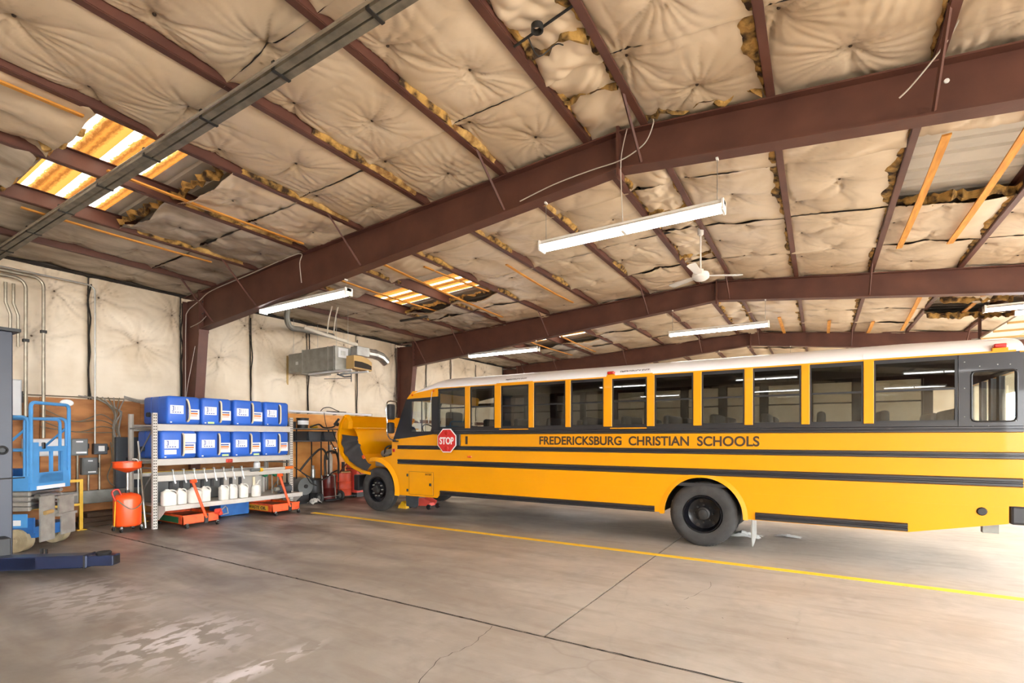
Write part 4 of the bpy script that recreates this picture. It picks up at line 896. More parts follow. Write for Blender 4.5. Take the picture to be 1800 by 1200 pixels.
G().tube([(XB2 + .02, 2.4, 2.46), (XB2 + .02, 4.6, 2.48)], .012, 5).out('cable', 'cable', cb)
# yellow guard rails
def guard(x, ys, z, mid, words):
    e = thing('guard_rail', words, 'guard rail', (x, ys[0], 0))
    for y in ys: p = G().box(x - .025, x + .025, y - .025, y + .025, 0, z).out('post', 'safety_yellow', e, smooth=0); G().box(x - .07, x + .07, y - .07, y + .07, 0, .012).out('foot', 'safety_yellow', p, smooth=0)
    G().box(x - .025, x + .025, ys[0] - .025, ys[-1] + .025, z, z + .05).out('top_rail', 'safety_yellow', e, smooth=0)
    if mid: G().box(x - .02, x + .02, ys[0] + .025, ys[-1] - .025, mid, mid + .04).out('mid_rail', 'safety_yellow', e, smooth=0)
guard(-11.54, (2.3, 3.69), .88, .45, 'yellow steel guard rail right of the blue lift'); guard(-11.60, (4.72, 6.05), .94, .42, 'yellow steel guard rail behind the shelf rack')
for k, (z, w) in enumerate(((.0, 'dark timber on the floor below the wire trough'), (.09, 'dark timber in the middle of the pile below the trough'), (.18, 'dark timber topping the pile below the wire trough'))):
    tag(G().box(-12.1 + .02 * k, -11.78 + .02 * k, 3.75 + .05 * k, 4.75 - .04 * k, z, z + .085, .006).out('timber', 'wood_dark', smooth=0), w, 'timber', 'timbers below the wire trough')

# ---------------------------------------------------------------- shelf rack
RX0, RX1, RY0, RY1 = -11.48, -10.46, 4.40, 7.28
rack = thing('shelf_rack', 'grey perforated steel shelf rack holding blue containers', 'rack', (RX0, RY0, 0))
for x in (RX0 + .03, RX1 - .03):
    for y in (RY0, RY1 - .075):
        g = G().box(x - .03, x + .03, y, y + .004, 0, 2.15).box(x - .03, x + .03, y + .071, y + .075, 0, 2.15).box(x + .027, x + .031, y, y + .075, 0, 2.15) if x > -11 else G().box(x - .03, x + .03, y, y + .004, 0, 2.15).box(x - .03, x + .03, y + .071, y + .075, 0, 2.15).box(x - .031, x - .027, y, y + .075, 0, 2.15)
        up = g.out('upright', 'rack_grey', rack, smooth=0)
        if x > -11:
            g = G()
            for k in range(40):
                for yy in (y + .020, y + .052): g.box(x + .0305, x + .0325, yy - .009, yy + .009, .03 + .053 * k, .052 + .053 * k)
            g.out('punched_holes', 'dark_gap', up, smooth=0, kind='stuff')
for z in (.25, 1.1, 1.85): 
    for y in (RY0 + .03, RY1 - .045): G().box(RX0, RX1, y, y + .03, z, z + .03).out('side_brace', 'galv_dull', rack, smooth=0)
for y in (RY0 + .045, RY1 - .03): G().tube([(RX0 + .05, y, 1.1), (RX1 - .05, y, 1.9)], .014, 5).tube([(RX0 + .05, y, .3), (RX1 - .05, y, 1.08)], .014, 5).out('diagonal_brace', 'galv_dull', rack, smooth=0)
for (zt_, h) in ((1.945, .13), (1.29, .12), (.985, .115)):
    for x in ((RX1 - .03, RX1 + .012), (RX0 - .01, RX0 + .03)):
        G().box(x[0], x[1], RY0 + .07, RY1 - .07, zt_ - h, zt_, .008).out('beam', 'rack_grey', rack, smooth=0)
for z in (1.925, 1.27):
    for k in range(7): G().box(RX0 + .03, RX1 - .03, RY0 + .09 + .385 * k, RY0 + .46 + .385 * k, z - .02, z + .004).out('deck_board', 'rack_grey', rack, smooth=0)
G().box(RX0 + .1, -10.2, RY0 + .08, RY1 + .06, .40, .425).box(-10.215, -10.19, RY0 + .08, RY1 + .06, .345, .43).out('bottom_shelf', 'rack_grey', rack, smooth=0)
for y in (RY0 + .09, RY1 + .03): G().prism([(RX1 - .05, .40), (-10.2, .40), (-10.2, .35), (RX1 + .0, .16), (RX1 - .05, .16)], 'xz', y, y + .01).out('bracket', 'rack_grey', rack, smooth=0)

# ---------------------------------------------------------------- blue containers
def tote(y, z, w, h, words, white_patch=False, second=True, lime=None, bent=False):
    x1, x0 = -10.40, -11.36
    e = thing('fluid_container', words, 'container', ((x0 + x1) / 2, y + w / 2, z), 'blue fluid containers on the rack')
    G().box(x0, x1, y + .006, y + w - .006, z, z + h, .055).out('body', 'tote_blue', e, smooth=60)
    for k in range(1, 3): G().box(x0 + .32 * k, x0 + .32 * k + .03, y + .002, y + w - .002, z + .01, z + h - .008, .012).out('ridge', 'tote_blue', e, smooth=0)
    hy = y + w * .60
    hp = [(x1 - .01, hy, z + h * .10), (x1 + .035, hy + (.012 if bent else 0), z + h * .18), (x1 + .045, hy + (.02 if bent else 0), z + h * .5), (x1 + .035, hy - (.005 if bent else 0), z + h * .82), (x1 - .01, hy - (.015 if bent else 0), z + h * .90)]
    G().tube(hp, .017, 6, smooth=4).out('handle', 'cream_cap', e); G().box(x1 - .004, x1 + .003, hy - .035, hy + .005, z + h * .1, z + h * .9).out('handle_recess', 'tote_dark', e, smooth=0)
    f = x1 + .003
    lb = G().box(x1 - .002, f, y + w * .10, y + w * .48, z + h * .37, z + h * .67).out('brand_label', 'label_white', e, smooth=0)
    g = G(); W_ = w * .34; H_ = h * .28; ya = y + w * .12; za = z + h * .38
    g.box(f, f + .0015, ya + W_ * .10, ya + W_ * .26, za + H_ * .86, za + H_ * .94).box(f, f + .0015, ya + W_ * .18, ya + W_ * .25, za + H_ * .34, za + H_ * .86).box(f, f + .0015, ya + W_ * .08, ya + W_ * .18, za + H_ * .30, za + H_ * .38)
    for k in range(3): g.box(f, f + .0015, ya + W_ * (.36 + .18 * k), ya + W_ * (.385 + .18 * k), za + H_ * .40, za + H_ * .92)
    for k in range(4): g.box(f, f + .0015, ya + W_ * (.12 + .2 * k), ya + W_ * (.24 + .2 * k), za + H_ * .10, za + H_ * .22)
    g.out('label_print', 'label_blue', lb, smooth=0)
    if second:
        l2 = G().box(x1 - .002, f, y + w * .63, y + w * .95, z + h * .18, z + h * .55).out('hazard_label', 'label_white', e, smooth=0)
        a, b = y + w * .63, y + w * .95; c = z + h * .18; d = h * .37
        G().box(f, f + .0015, a + .01, b - .03, c + d * .74, c + d * .86).out('blue_print', 'label_blue', l2, smooth=0)
        G().box(f, f + .0015, a, b - .03, c + d * .50, c + d * .66).box(f, f + .0015, a, b - .04, c + d * .34, c + d * .40).out('orange_bar', 'label_orange', l2, smooth=0)
    if white_patch:
        G().box(x1 - .002, f, y + w * .62, y + w * .96, z + h * .58, z + h * .90).out('paper_patch', 'label_white', e, smooth=0); G().box(x1 - .002, f, y + w * .10, y + w * .42, z + h * .16, z + h * .32).out('paper_patch', 'label_white', e, smooth=0)
    if lime: G().box(x1 - .002, f, y + w * lime, y + w * (lime + .2), z + h * .04, z + h * .11).out('lime_sticker', 'label_lime', e, smooth=0)
    G().box(x1 - .002, f, y + w * .1, y + w * .15, z + h * .05, z + h * .09).out('corner_sticker', 'label_white', e, smooth=0)
    if y < 4.65: cap = G().cyl((x0 + .3, y + .0, z + h * .35), (x0 + .3, y - .05, z + h * .35), .05, .045, 14).out('screw_cap', 'black_plastic', e)
    return e
T = ['blue container with bent yellow handle, first on the top shelf', 'blue container second on the top shelf with lime sticker at its left', 'blue container third from the left on the top shelf', 'blue container last on the top shelf, without an orange label',
     'blue container with white paper patches, first on the middle shelf', 'blue container second on the middle shelf', 'blue container third from the left on the middle shelf', 'blue container last on the middle shelf beside the right upright']
for k, (a, b) in enumerate(((4.60, 5.21), (5.22, 5.83), (5.86, 6.52), (6.54, 7.14))): tote(a, 1.946, b - a, .535, T[k], second=k < 3, lime=.2 if k == 1 else None, bent=k == 0)
for k, (a, b) in enumerate(((4.50, 5.14), (5.16, 5.82), (5.84, 6.48), (6.5, 7.14))): tote(a, 1.291, b - a, .53, T[4 + k], white_patch=k == 0, lime=.7 if k in (1, 2) else None)

# ---------------------------------------------------------------- white jugs
def jug(x, y, words, h=.29, w=.15, d=.2, rz=0.0):
    e = thing('plastic_jug', words, 'jug', (x, y, .426), 'white jugs on the bottom shelf', world=False, rz=rz)
    P = []
    for (s, z) in ((.90, 0), (1, .015), (1, .17), (.97, .21), (.75, .25), (.38, .275), (.26, .285), (.26, h + .01)):
        row = []
        for k in range(17):
            a = 2 * PI * k / 16; c, sn = math.cos(a), math.sin(a)
            row.append((s * w / 2 * math.copysign(abs(c) ** .45, c), s * d / 2 * math.copysign(abs(sn) ** .45, sn) - (.03 if z > .24 else 0), z))
        P.append(row)
    g = G().grid(P); n = len(g.v); g.f.append(tuple(range(n - 17, n))); g.f.append(tuple(range(16, -1, -1)))
    g.out('bottle', 'jug', e, smooth=50)
    G().tube([(0, -.02, .275), (0, .05, .28), (0, d / 2 + .005, .245), (0, d / 2 + .01, .19), (0, d / 2 - .01, .14)], .014, 6, smooth=4).out('handle', 'jug', e)
    return e
JW = ['leftmost white jug on the bottom shelf, beside the upright', 'white jug second from the left on the bottom shelf', 'white jug just left of the orange drain handle', 'white jug just right of the orange drain handle', 'white jug left of the pair in the middle of the bottom shelf', 'white jug right of the pair in the middle of the bottom shelf', 'white jug between the pair and the jug with a spout']
for k, (x, y) in enumerate(((-10.36, 4.62), (-10.40, 4.85), (-10.36, 5.07), (-10.42, 5.30), (-10.34, 5.62), (-10.40, 5.83), (-10.38, 6.05))): jug(x, y, JW[k], rz=.1 * (k % 3 - 1), w=.18 if k in (0, 2) else .15, d=.24 if k in (0, 2) else .17)
e = thing('spout_can', 'cream can with tall spout between the jugs and the motor', 'can', (-10.38, 6.33, .426), world=False)
G().lathe([(.0005, 0), (.09, 0), (.095, .01), (.095, .2), (.07, .24), (.03, .255), (.03, .27)], (0, 0, 0), 'z', 20).out('body', 'jug', e); G().tube([(0, -.04, .2), (0, -.05, .42)], .03, 8).out('neck', 'cream_cap', e); G().tube([(0, .03, .25), (0, .06, .32), (0, .1, .34)], .012, 6, smooth=3).out('spout', 'jug', e)
# taps on the open beam
for k in range(8):
    y = 4.74 + .19 * k
    e = thing('dispensing_tap', ('leftmost', 'second from the left', 'third from the left', 'fourth from the left', 'fourth from the right', 'third from the right', 'second from the right', 'rightmost')[k] + ' chrome tap with white spout on the rack beam', 'tap', (RX1, y, .985), 'row of taps on the third beam')
    G().cyl((RX1 + .0, y, .99), (RX1 + .0, y, 1.07), .012, n=8).out('stem', 'galv', e); G().box(RX1 - .02, RX1 + .02, y - .035, y + .01, 1.06, 1.09, .006).out('lever', 'galv_dull', e, smooth=0)
    G().tube([(RX1 + .02, y, .98), (RX1 + .045, y, .90), (RX1 + .05, y + .02, .82)], .015, 7, smooth=3).out('spout', 'label_white', e); G().box(RX1 + .0, RX1 + .05, y - .09, y - .03, .70, .86, .012).out('bracket', 'black_plastic', e, smooth=0)
# things at the right end of the rack
e = thing('hand_pump', 'long grey pump tube with yellow clamp and orange end on the rack beam', 'pump', (-10.40, 6.5, .99))
G().cyl((-10.36, 6.20, .99), (-10.36, 6.45, .995), .032, n=12).out('grip', 'panel_grey', e); G().cyl((-10.36, 6.45, .995), (-10.36, 7.0, 1.0), .026, n=12).out('barrel', 'rack_grey', e); G().cyl((-10.36, 7.0, 1.0), (-10.36, 7.2, 1.005), .034, n=12).out('orange_end', 'label_orange', e); G().cyl((-10.36, 6.40, .99), (-10.36, 6.46, .99), .042, n=12).out('clamp', 'safety_yellow', e)
e = thing('electric_motor', 'dark electric motor lying at the right end of the bottom shelf', 'motor', (-10.40, 6.98, .426))
G().cyl((-10.40, 6.88, .53), (-10.40, 7.16, .53), .085, n=18).out('case', 'panel_dark', e); G().cyl((-10.40, 6.78, .53), (-10.40, 6.88, .53), .05, n=12).out('pump_head', 'galv_dull', e); G().box(-10.48, -10.32, 6.9, 7.14, .426, .46).out('foot', 'black_plastic', e, smooth=0); G().box(-10.45, -10.33, 6.95, 7.1, .61, .66, .01).out('terminal_box', 'black_plastic', e, smooth=0)
for k, (y, w) in enumerate(((6.62, 'green round valve left under the pump tube'), (6.86, 'green round valve in the middle under the pump tube'), (7.0, 'green round valve right under the pump tube'))):
    e = thing('green_valve', w, 'valve', (-10.55, y, .80), 'green valves under the pump tube'); G().lathe([(.0005, .03), (.05, .025), (.06, 0), (.055, -.04), (.0005, -.05)], (-10.50, y, .87), 'x', 16).out('wheel', 'green_paint', e); G().cyl((-10.56, y, .87), (-10.72, y, .87), .03, n=10).out('body', 'black_plastic', e); G().tube([(-10.62, y, .87), (-10.62, y, .43)], .012, 5).out('riser', 'galv_dull', e)
tag(G().lathe([(.0005, 0), (.07, 0), (.07, .13), (.05, .15), (.05, .18), (.0005, .18)], (-10.95, 6.7, .98), 'z', 18).out('white_canister', 'label_white'), 'white canister standing behind the pump tube', 'canister')
tag(G().box(-10.46, -10.42, 5.72, 5.86, 1.17, 1.25, .02).sphere((-10.42, 5.79, 1.21), .03).out('red_tag', 'red_paint', smooth=40), 'small red tag clipped to the middle shelf edge', 'tag')
tag(G().box(-11.40, -10.90, 4.6, 5.9, .43, .92, .01).out('grey_bin', 'panel_grey', smooth=0), 'long grey metal bin at the back of the bottom shelf', 'bin')
tag(G().box(-11.40, -10.95, 5.95, 6.9, .43, .90, .01).out('grey_cabinet', 'rack_grey', smooth=0), 'pale grey cabinet at the back of the bottom shelf', 'cabinet')
e = thing('blue_crate', 'blue crate on the floor under the bottom shelf', 'crate', (-10.9, 6.2, 0)); G().box(-11.2, -10.75, 5.78, 6.40, .02, .3, .01).out('body', 'lift_blue_dark', e, smooth=0); G().box(-11.21, -10.74, 5.77, 6.41, .28, .31, .008).out('rim', 'lift_blue_dark', e, smooth=0)

# ---------------------------------------------------------------- low drain pans on casters
def drain_pan(y, words, lab, txt, txtm, label_mat, crank):
    e = thing('drain_pan', words, 'drain pan', (-10.5, y, 0), 'low orange drain pans under the rack')
    x0, x1, w = -11.1, -10.02, .66
    y0 = y - .02; y1 = y0 + w
    G().box(x0, x1, y0, y1, .07, .085).box(x0, x1, y0, y0 + .015, .07, .235).box(x0, x1, y1 - .015, y1, .07, .235).box(x0, x0 + .015, y0, y1, .07, .235).box(x1 - .015, x1, y0, y1, .07, .235).box(x0 + .0, x1, y0 - .01, y0 + .03, .225, .245).box(x1 - .03, x1 + .01, y0, y1, .225, .245).out('pan', 'orange_dirty', e, smooth=0)
    G().box(x0 + .015, x1 - .015, y0 + .015, y1 - .015, .17, .18).out('screen', 'oil_dark', e, smooth=0)
    G().box(x0 + .12, x1 - .14, y0 - .014, y0 - .009, .10, .21).out('side_label', label_mat, e, smooth=0)
    if txt: text(txt, .66, .07, txtm, face_negy((x0 + x1) / 2, y0 - .016, .155), 'label_lettering', e, bold=.02)
    hx = x1 + .02; hy = y0 + w * .62
    hd = G().tube([(hx, hy, .16), (hx - .05, hy - .22, .86)], .026, 8).out('handle', 'orange', e); G().cyl((hx - .05, hy - .26, .87), (hx - .05, hy - .16, .87), .035, n=10).out('grip', 'orange', hd)
    G().box(x1, x1 + .035, hy - .035, hy + .035, .06, .24, .006).out('handle_bracket', 'black_plastic', e, smooth=0)
    for (cx, cy) in ((x1 + .03, y0 + .06), (x1 + .03, y1 - .05), (x0 + .06, y0 + .06), (x0 + .06, y1 - .06)):
        c = G().cyl((cx - .0, cy - .016, .04), (cx - .0, cy + .016, .04), .04, n=14).out('caster', 'black_plastic', e); G().box(cx - .022, cx + .022, cy - .024, cy + .024, .045, .10, .006).out('fork', 'chrome', c, smooth=0)
    if crank:
        c = G().cyl((x1 + .02, y1 - .08, .26), (x1 + .10, y1 - .02, .27), .05, n=12).sphere((x1 + .08, y1 - .02, .22), .045).out('drain_valve', 'red_paint', e); G().tube([(x1 + .08, y1, .28), (x1 + .05, y1 + .09, .34), (x1 + .04, y1 + .13, .30), (x1 + .08, y1 + .13, .2), (x1 + .08, y1 + .02, .19)], .012, 6).out('valve_lever', 'galv', c)
    return e
drain_pan(4.72, 'orange rolling drain pan with green label under the left half of the rack', 1, '', 'letter', 'label_green', True)
drain_pan(6.50, 'orange rolling drain pan with yellow label under the right half of the rack', 1, 'WASTE OIL', 'letter', 'label_yellow', False)

# ---------------------------------------------------------------- upright oil drainer
DX, DY = -10.72, 4.10
e = thing('oil_drainer', 'bright orange upright oil drain tank with funnel bowl', 'oil drainer', (DX, DY, 0))
G().lathe([(.0005, .09), (.18, .09), (.205, .11), (.21, .13), (.21, .58), (.20, .62), (.16, .66), (.07, .69), (.0005, .69)], (DX, DY, 0), 'z', 32).out('tank', 'orange', e, smooth=40)
b = G().lathe([(.0005, 1.05), (.04, 1.06), (.18, 1.12), (.215, 1.15), (.215, 1.24), (.225, 1.245), (.225, 1.255), (.205, 1.255), (.205, 1.16), (.03, 1.09), (.0005, 1.09)], (DX, DY, 0), 'z', 32).out('bowl', 'orange', e, smooth=40)
G().cyl((DX, DY, .66), (DX, DY, 1.06), .018, n=10).out('telescopic_tube', 'chrome', e); G().cyl((DX, DY, .68), (DX, DY, .74), .035, n=10).out('tube_collar', 'black_plastic', e)
G().tube([(DX + .02, DY + .16, .62), (DX + .02, DY + .16, 1.2), (DX + .02, DY + .13, 1.29), (DX + .02, DY + .06, 1.30)], .012, 6, smooth=3).out('support_rod', 'galv', e)
G().tube([(DX + .05, DY - .20, .56), (DX + .05, DY - .25, .72), (DX + .05, DY - .16, .76), (DX + .05, DY - .10, .62)], .016, 6, smooth=5).out('carry_handle', 'red_paint', e)
G().tube([(DX + .12, DY - .20, .58), (DX + .25, DY - .05, .42), (DX + .24, DY + .10, .47), (DX + .12, DY + .20, .62), (DX, DY + .2, 1.1)], .010, 6, smooth=6).out('hose', 'cable', e); G().tube([(DX + .1, DY - .22, .56), (DX + .1, DY - .235, .12)], .010, 5).out('sight_tube', 'label_yellow', e)
for k in range(4):
    a = .8 + PI / 2 * k; cx, cy = DX + .22 * math.cos(a), DY + .22 * math.sin(a); c = G().cyl((cx, cy - .014, .038), (cx, cy + .014, .038), .038, n=14).out('caster', 'black_plastic', e); G().box(cx - .02, cx + .02, cy - .022, cy + .022, .05, .11, .005).out('fork', 'chrome', c, smooth=0)
G().box(DX - .22, DX + .22, DY - .02, DY + .02, .08, .10).box(DX - .02, DX + .02, DY - .22, DY + .22, .08, .10).out('base_cross', 'black_plastic', e, smooth=0)
tag(G().tube([(DX + .1, DY + .25, .02), (DX - .25, DY + .27, 1.62)], .02, 8).out('steel_bar', 'galv'), 'bright steel bar leaning behind the orange oil drainer', 'bar')

# ---------------------------------------------------------------- navy two-post lift
e = thing('vehicle_lift', 'navy blue lift post at the left edge with low swing arm', 'lift', (-9.15, 1.95, 0))
G().box(-9.35, -9.0, 1.72, 2.17, 0.03, 3.08, .012).out('column', 'navy_pale', e, smooth=0); G().box(-9.5, -8.85, 1.55, 2.3, 0, .03).out('base_plate', 'navy', e, smooth=0); G().box(-9.4, -8.96, 1.68, 2.24, 3.08, 3.12).out('top_plate', 'black_plastic', e, smooth=0)
G().lathe([(.0005, .008), (.03, .008), (.034, .03), (.055, .022), (.06, 0)], (-9.0, 2.07, 1.53), 'x', 16).out('lock_hole', 'black_plastic', e); G().tube([(-8.98, 1.9, 1.16), (-8.98, 2.28, 1.165)], .008, 5).out('release_cable', 'hub_dark', e)
G().box(-9.0, -8.78, 1.76, 2.10, .06, .42, .01).out('carriage', 'black_plastic', e, smooth=0)
ang = math.atan2(.86, 1.02); AM = Matrix.Translation((-8.66, 2.06, .0)) @ Matrix.Rotation(ang, 4, 'Z')
g = G(AM).box(-.2, .92, -.10, .10, .045, .205, .012); arm = g.out('swing_arm', 'navy', e, smooth=0)
G(AM).prism([(-.2, -.10), (.35, -.10), (-.2, .22), ], 'xy', .05, .2).out('arm_gusset', 'navy', arm, smooth=0)
G(AM).box(.90, 1.21, -.08, .08, .06, .19, .008).out('inner_arm', 'navy', arm, smooth=0); G(AM).box(1.19, 1.215, -.06, .06, .075, .175).out('arm_end', 'black_plastic', arm, smooth=0)
G(AM).lathe([(.075, .0), (.085, .03), (.075, .045), (.05, .03)], (1.06, 0, .185), 'z', 18).out('pad_ring', 'black_plastic', arm); G(AM).box(.885, .905, -.105, .105, .04, .21).out('arm_collar', 'hub_dark', arm, smooth=0)
G(AM).box(.27, .30, .09, .11, .205, .27).box(.33, .35, .09, .11, .205, .26).out('arm_pin', 'black_plastic', arm, smooth=0)

# ---------------------------------------------------------------- blue scissor lift
wd = Vector((-.63, .777)); ld = Vector((-.777, -.63)); SM = Matrix(((ld.x, wd.x, 0, -9.98), (ld.y, wd.y, 0, 2.58), (0, 0, 1, 0), (0, 0, 0, 1)))
e = thing('scissor_lift', 'blue scissor lift with folded grey arms and railed platform', 'lift', (-9.98, 2.58, 0))
# local x runs along the length (away to the left), local y across the end that faces right
G(SM).box(-.06, 1.85, .03, .78, .20, .36).box(-.06, 1.2, -.0, .03, .27, .50).out('chassis', 'lift_blue_dark', e, smooth=0); G(SM).box(.02, 1.3, -.012, .0, .36, .56).out('side_cover', 'lift_blue', e, smooth=0)
G(SM).box(.1, .2, -.016, -.011, .39, .47).out('white_sticker', 'label_white', e, smooth=0)
for lx in (.16, 1.5):
    for ly in (-.02, .70):
        t = G(SM).cyl((lx, ly - .02, .17), (lx, ly + .12, .17), .17, n=24).out('wheel', 'tan_tyre', e); G(SM).cyl((lx, ly - .03, .17), (lx, ly - .019, .17), .09, n=16).cyl((lx, ly - .05, .17), (lx, ly - .028, .17), .045, n=8).out('wheel_hub', 'tan_tyre', t)
for k in range(4):
    z = .60 + .075 * k; a = G(SM).box(.0, 1.8, -.005, .045, z, z + .06, .008).box(.04, 1.8, .66, .71, z, z + .06, .008).out('scissor_arm', 'lift_grey', e, smooth=0)
    G(SM).cyl((.30, -.012, z + .03), (.30, -.004, z + .03), .012, n=8).out('arm_pin', 'black_plastic', a); G(SM).cyl((.07, .04, z + .03), (.07, .73, z + .03), .026, n=10).out('cross_tube', 'galv', a)
G(SM).cyl((.0, .15, .80), (.0, .50, .79), .045, n=12).out('lift_cylinder', 'galv', e); G(SM).cyl((-.02, .3, .52), (-.02, .74, .52), .05, n=12).out('hydraulic_tank', 'galv_dull', e)
G(SM).box(-.08, -.06, .10, .38, .12, .80).out('end_plate', 'lift_grey', e, smooth=0); G(SM).box(-.09, -.07, .50, .80, .16, .46).out('end_plate', 'lift_grey', e, smooth=0); G(SM).box(-.085, -.06, .46, .78, .50, .78).out('end_plate', 'lift_grey', e, smooth=0)
G(SM).box(-.12, -.08, .38, .80, .74, .78).box(-.12, -.06, .40, .80, .46, .50).out('entry_step', 'lift_grey', e, smooth=0); G(SM).cyl((-.1, .15, .55), (-.1, .3, .56), .03, n=10).out('beacon', 'tape', e)
pf = G(SM).box(0, 1.88, 0, .80, .90, .94).box(0, 1.88, -.01, .012, .90, 1.12).box(-.012, .01, 0, .80, .90, 1.16).box(1.87, 1.89, 0, .8, .9, 1.1).box(0, 1.88, .79, .81, .9, 1.1).out('platform', 'lift_blue', e, smooth=0)
G(SM).box(-.02, -.012, .12, .68, .905, .96).out('white_band', 'label_white', pf, smooth=0)
def bar(p, r=.022, name='rail'): return G(SM).tube(p, r, 8).out(name, 'lift_blue', e)
def rrect(x, y0, y1, z0, z1, r=.07, n=4):
    pts = [(x, y0, z0)]
    for (cy, a0) in ((y0 + r, PI), (y1 - r, PI / 2)):
        for k in range(n + 1):
            a = a0 - PI / 2 * k / n; pts.append((x, cy + r * math.cos(a), z1 - r + r * math.sin(a)))
    return pts + [(x, y1, z0)]
bar(rrect(.0, .03, .79, 1.0, 2.22), .026, 'end_rail'); bar(rrect(.07, .02, .70, 1.0, 1.98), .022, 'gate_rail')
G(SM).box(-.015, .015, .02, .16, 1.0, 1.62).box(-.015, .015, .16, .64, 1.48, 1.56).box(-.015, .015, .64, .72, 1.0, 1.56).box(-.012, .012, .16, .64, 1.0, 1.14).box(.0, .02, .40, .46, 1.14, 1.48).out('gate', 'lift_blue', e, smooth=0)
bar([(.05, .06, 1.9), (.3, .35, 1.55)], .02, 'gate_strut'); G(SM).box(-.03, .0, .22, .28, 1.52, 1.62, .01).out('latch', 'black_plastic', e, smooth=0)
# long side rails
def lrect(y, x0, x1, z0, z1, r=.08):
    pts = [(x0, y, z0)]
    for (cx, a0) in ((x0 + r, PI), (x1 - r, PI / 2)):
        for k in range(5):
            a = a0 - PI / 2 * k / 4; pts.append((cx + r * math.cos(a), y, z1 - r + r * math.sin(a)))
    return pts + [(x1, y, z0)]
for y in (.02, .78):
    bar(lrect(y, .03, 1.86, 1.0, 2.0), .024, 'side_rail'); bar([(.03, y, 1.5), (1.86, y, 1.5)], .018, 'mid_rail'); bar([(.45, y, 1.0), (.45, y, 1.5)], .02, 'upright'); bar([(.03, y, 1.85), (.4, y, 1.5)], .018, 'brace')
bar(rrect(1.86, .03, .79, 1.0, 2.1), .024, 'end_rail'); G(SM).box(.6, .9, .5, .74, .94, 1.2, .01).out('control_box', 'lift_blue_dark', e, smooth=0)
# ---------------------------------------------------------------- duct heater on the wall
e = thing('duct_heater', 'grey sheet metal duct heater hanging near the left wall', 'heater', (-11.0, 8.7, 3.35))
G().box(-12.05, -11.42, 8.26, 9.12, 3.40, 3.90, .006).out('plenum', 'galv_dull', e, smooth=0); bx_ = G().box(-11.42, -10.14, 8.22, 8.72, 3.36, 3.95, .006).out('cabinet', 'galv_dull', e, smooth=0)
for x in (-11.42, -10.42, -10.2): G().box(x - .012, x + .012, 8.21, 8.73, 3.35, 3.96).out('seam', 'galv', bx_, smooth=0)
G().box(-10.14, -10.13, 8.30, 8.60, 3.68, 3.92).out('access_panel', 'panel_white', e, smooth=0); G().box(-10.13, -10.126, 8.38, 8.52, 3.74, 3.85).out('rating_plate', 'galv', e, smooth=0); G().box(-11.75, -11.65, 8.255, 8.26, 3.60, 3.68).out('sticker', 'panel_white', e, smooth=0)
# blower scroll facing the room
G().prism([(8.55, 3.42), (9.14, 3.40), (9.14, 3.62), (9.0, 3.71), (8.8, 3.745), (8.55, 3.74)], 'yz', -10.14, -9.86).out('blower_scroll', 'tape', e, smooth=30)
G().prism([(8.57, 3.45), (9.12, 3.43), (9.12, 3.53), (9.0, 3.57), (8.8, 3.60), (8.57, 3.60)], 'yz', -9.862, -9.852).out('blower_mouth', 'dark_gap', e, smooth=0)
G().box(-10.16, -9.9, 8.70, 9.1, 3.76, 4.0, .01).out('duct_collar', 'galv', e, smooth=0)
G().tube([(-10.03, 9.0, 3.89), (-10.03, 9.40, 3.89), (-10.03, 9.62, 3.85), (-10.03, 9.80, 3.73)], .125, 12).out('round_duct', 'galv', e, smooth=20)
for k in (9.12, 9.40): G().lathe([(.127, -.012), (.134, 0), (.127, .012)], (-10.03, k, 3.89), 'y', 20).out('duct_band', 'galv', e)
G().box(-11.2, -9.6, 8.24, 8.28, 3.30, 3.34).box(-10.5, -9.5, 8.66, 8.70, 3.30, 3.34).out('support_rail', 'panel_white', e, smooth=0)
G().tube([(-10.3, 8.4, 3.28), (-10.2, 8.55, 3.22), (-10.1, 8.68, 3.24)], .02, 6).tube([(-10.1, 8.68, 3.1), (-10.1, 8.68, 3.3)], .012, 5).tube([(-10.6, 8.25, 3.16), (-10.1, 8.68, 3.19)], .008, 5).out('gas_valve', 'panel_dark', e)
for x, y in ((-11.9, 8.3), (-11.9, 9.05), (-10.2, 8.3), (-10.2, 8.66)): G().tube([(x, y, 3.93), (x, y, zt(x) + .05)], .005, 4).out('hanger_rod', 'galv', e)
e = thing('vent_pipe', 'cream plastic vent pipe sloping above the duct heater', 'pipe', (-10.3, 8.9, 4.1))
G().tube([(-10.9, 7.9, 4.42), (-10.35, 9.0, 4.12)], .045, 10).out('sloping_pipe', 'pvc', e); G().sphere((-10.35, 9.03, 4.12), .065).tube([(-10.35, 9.03, 4.12), (-10.35, 9.03, 3.95)], .04, 8).out('elbow', 'pvc', e)
for k in range(2): G().tube([(-10.6 + .12 * k, 8.35 + .1 * k, 4.32), (-10.5 + .12 * k, 8.3 + .1 * k, 4.6), (-10.42 + .1 * k, 8.35 + .1 * k, 5.0)], .016, 6, smooth=4).out('riser', 'pvc', e)
e = thing('flue_duct', 'grey flexible flue bending up beneath the left strip light', 'duct', (-11.6, 7.6, 4.4)); G().tube([(-11.7, 9.4, 4.55), (-11.6, 8.4, 4.53), (-11.5, 7.95, 4.5), (-11.45, 7.8, 4.7), (-11.4, 7.8, 5.0)], .07, 10, smooth=4).out('flex_pipe', 'galv_dull', e)
e = thing('wall_pipe', 'long white pipe lying along the top of the light plywood', 'pipe', (-12.1, 8.37, 2.36)); G().cyl((-12.12, 8.30, 2.40), (-12.12, 11.2, 2.40), .032, n=10).out('pipe', 'label_white', e); G().cyl((-12.12, 11.19, 2.40), (-12.12, 11.24, 2.40), .038, n=10).out('end_cap', 'pvc', e)
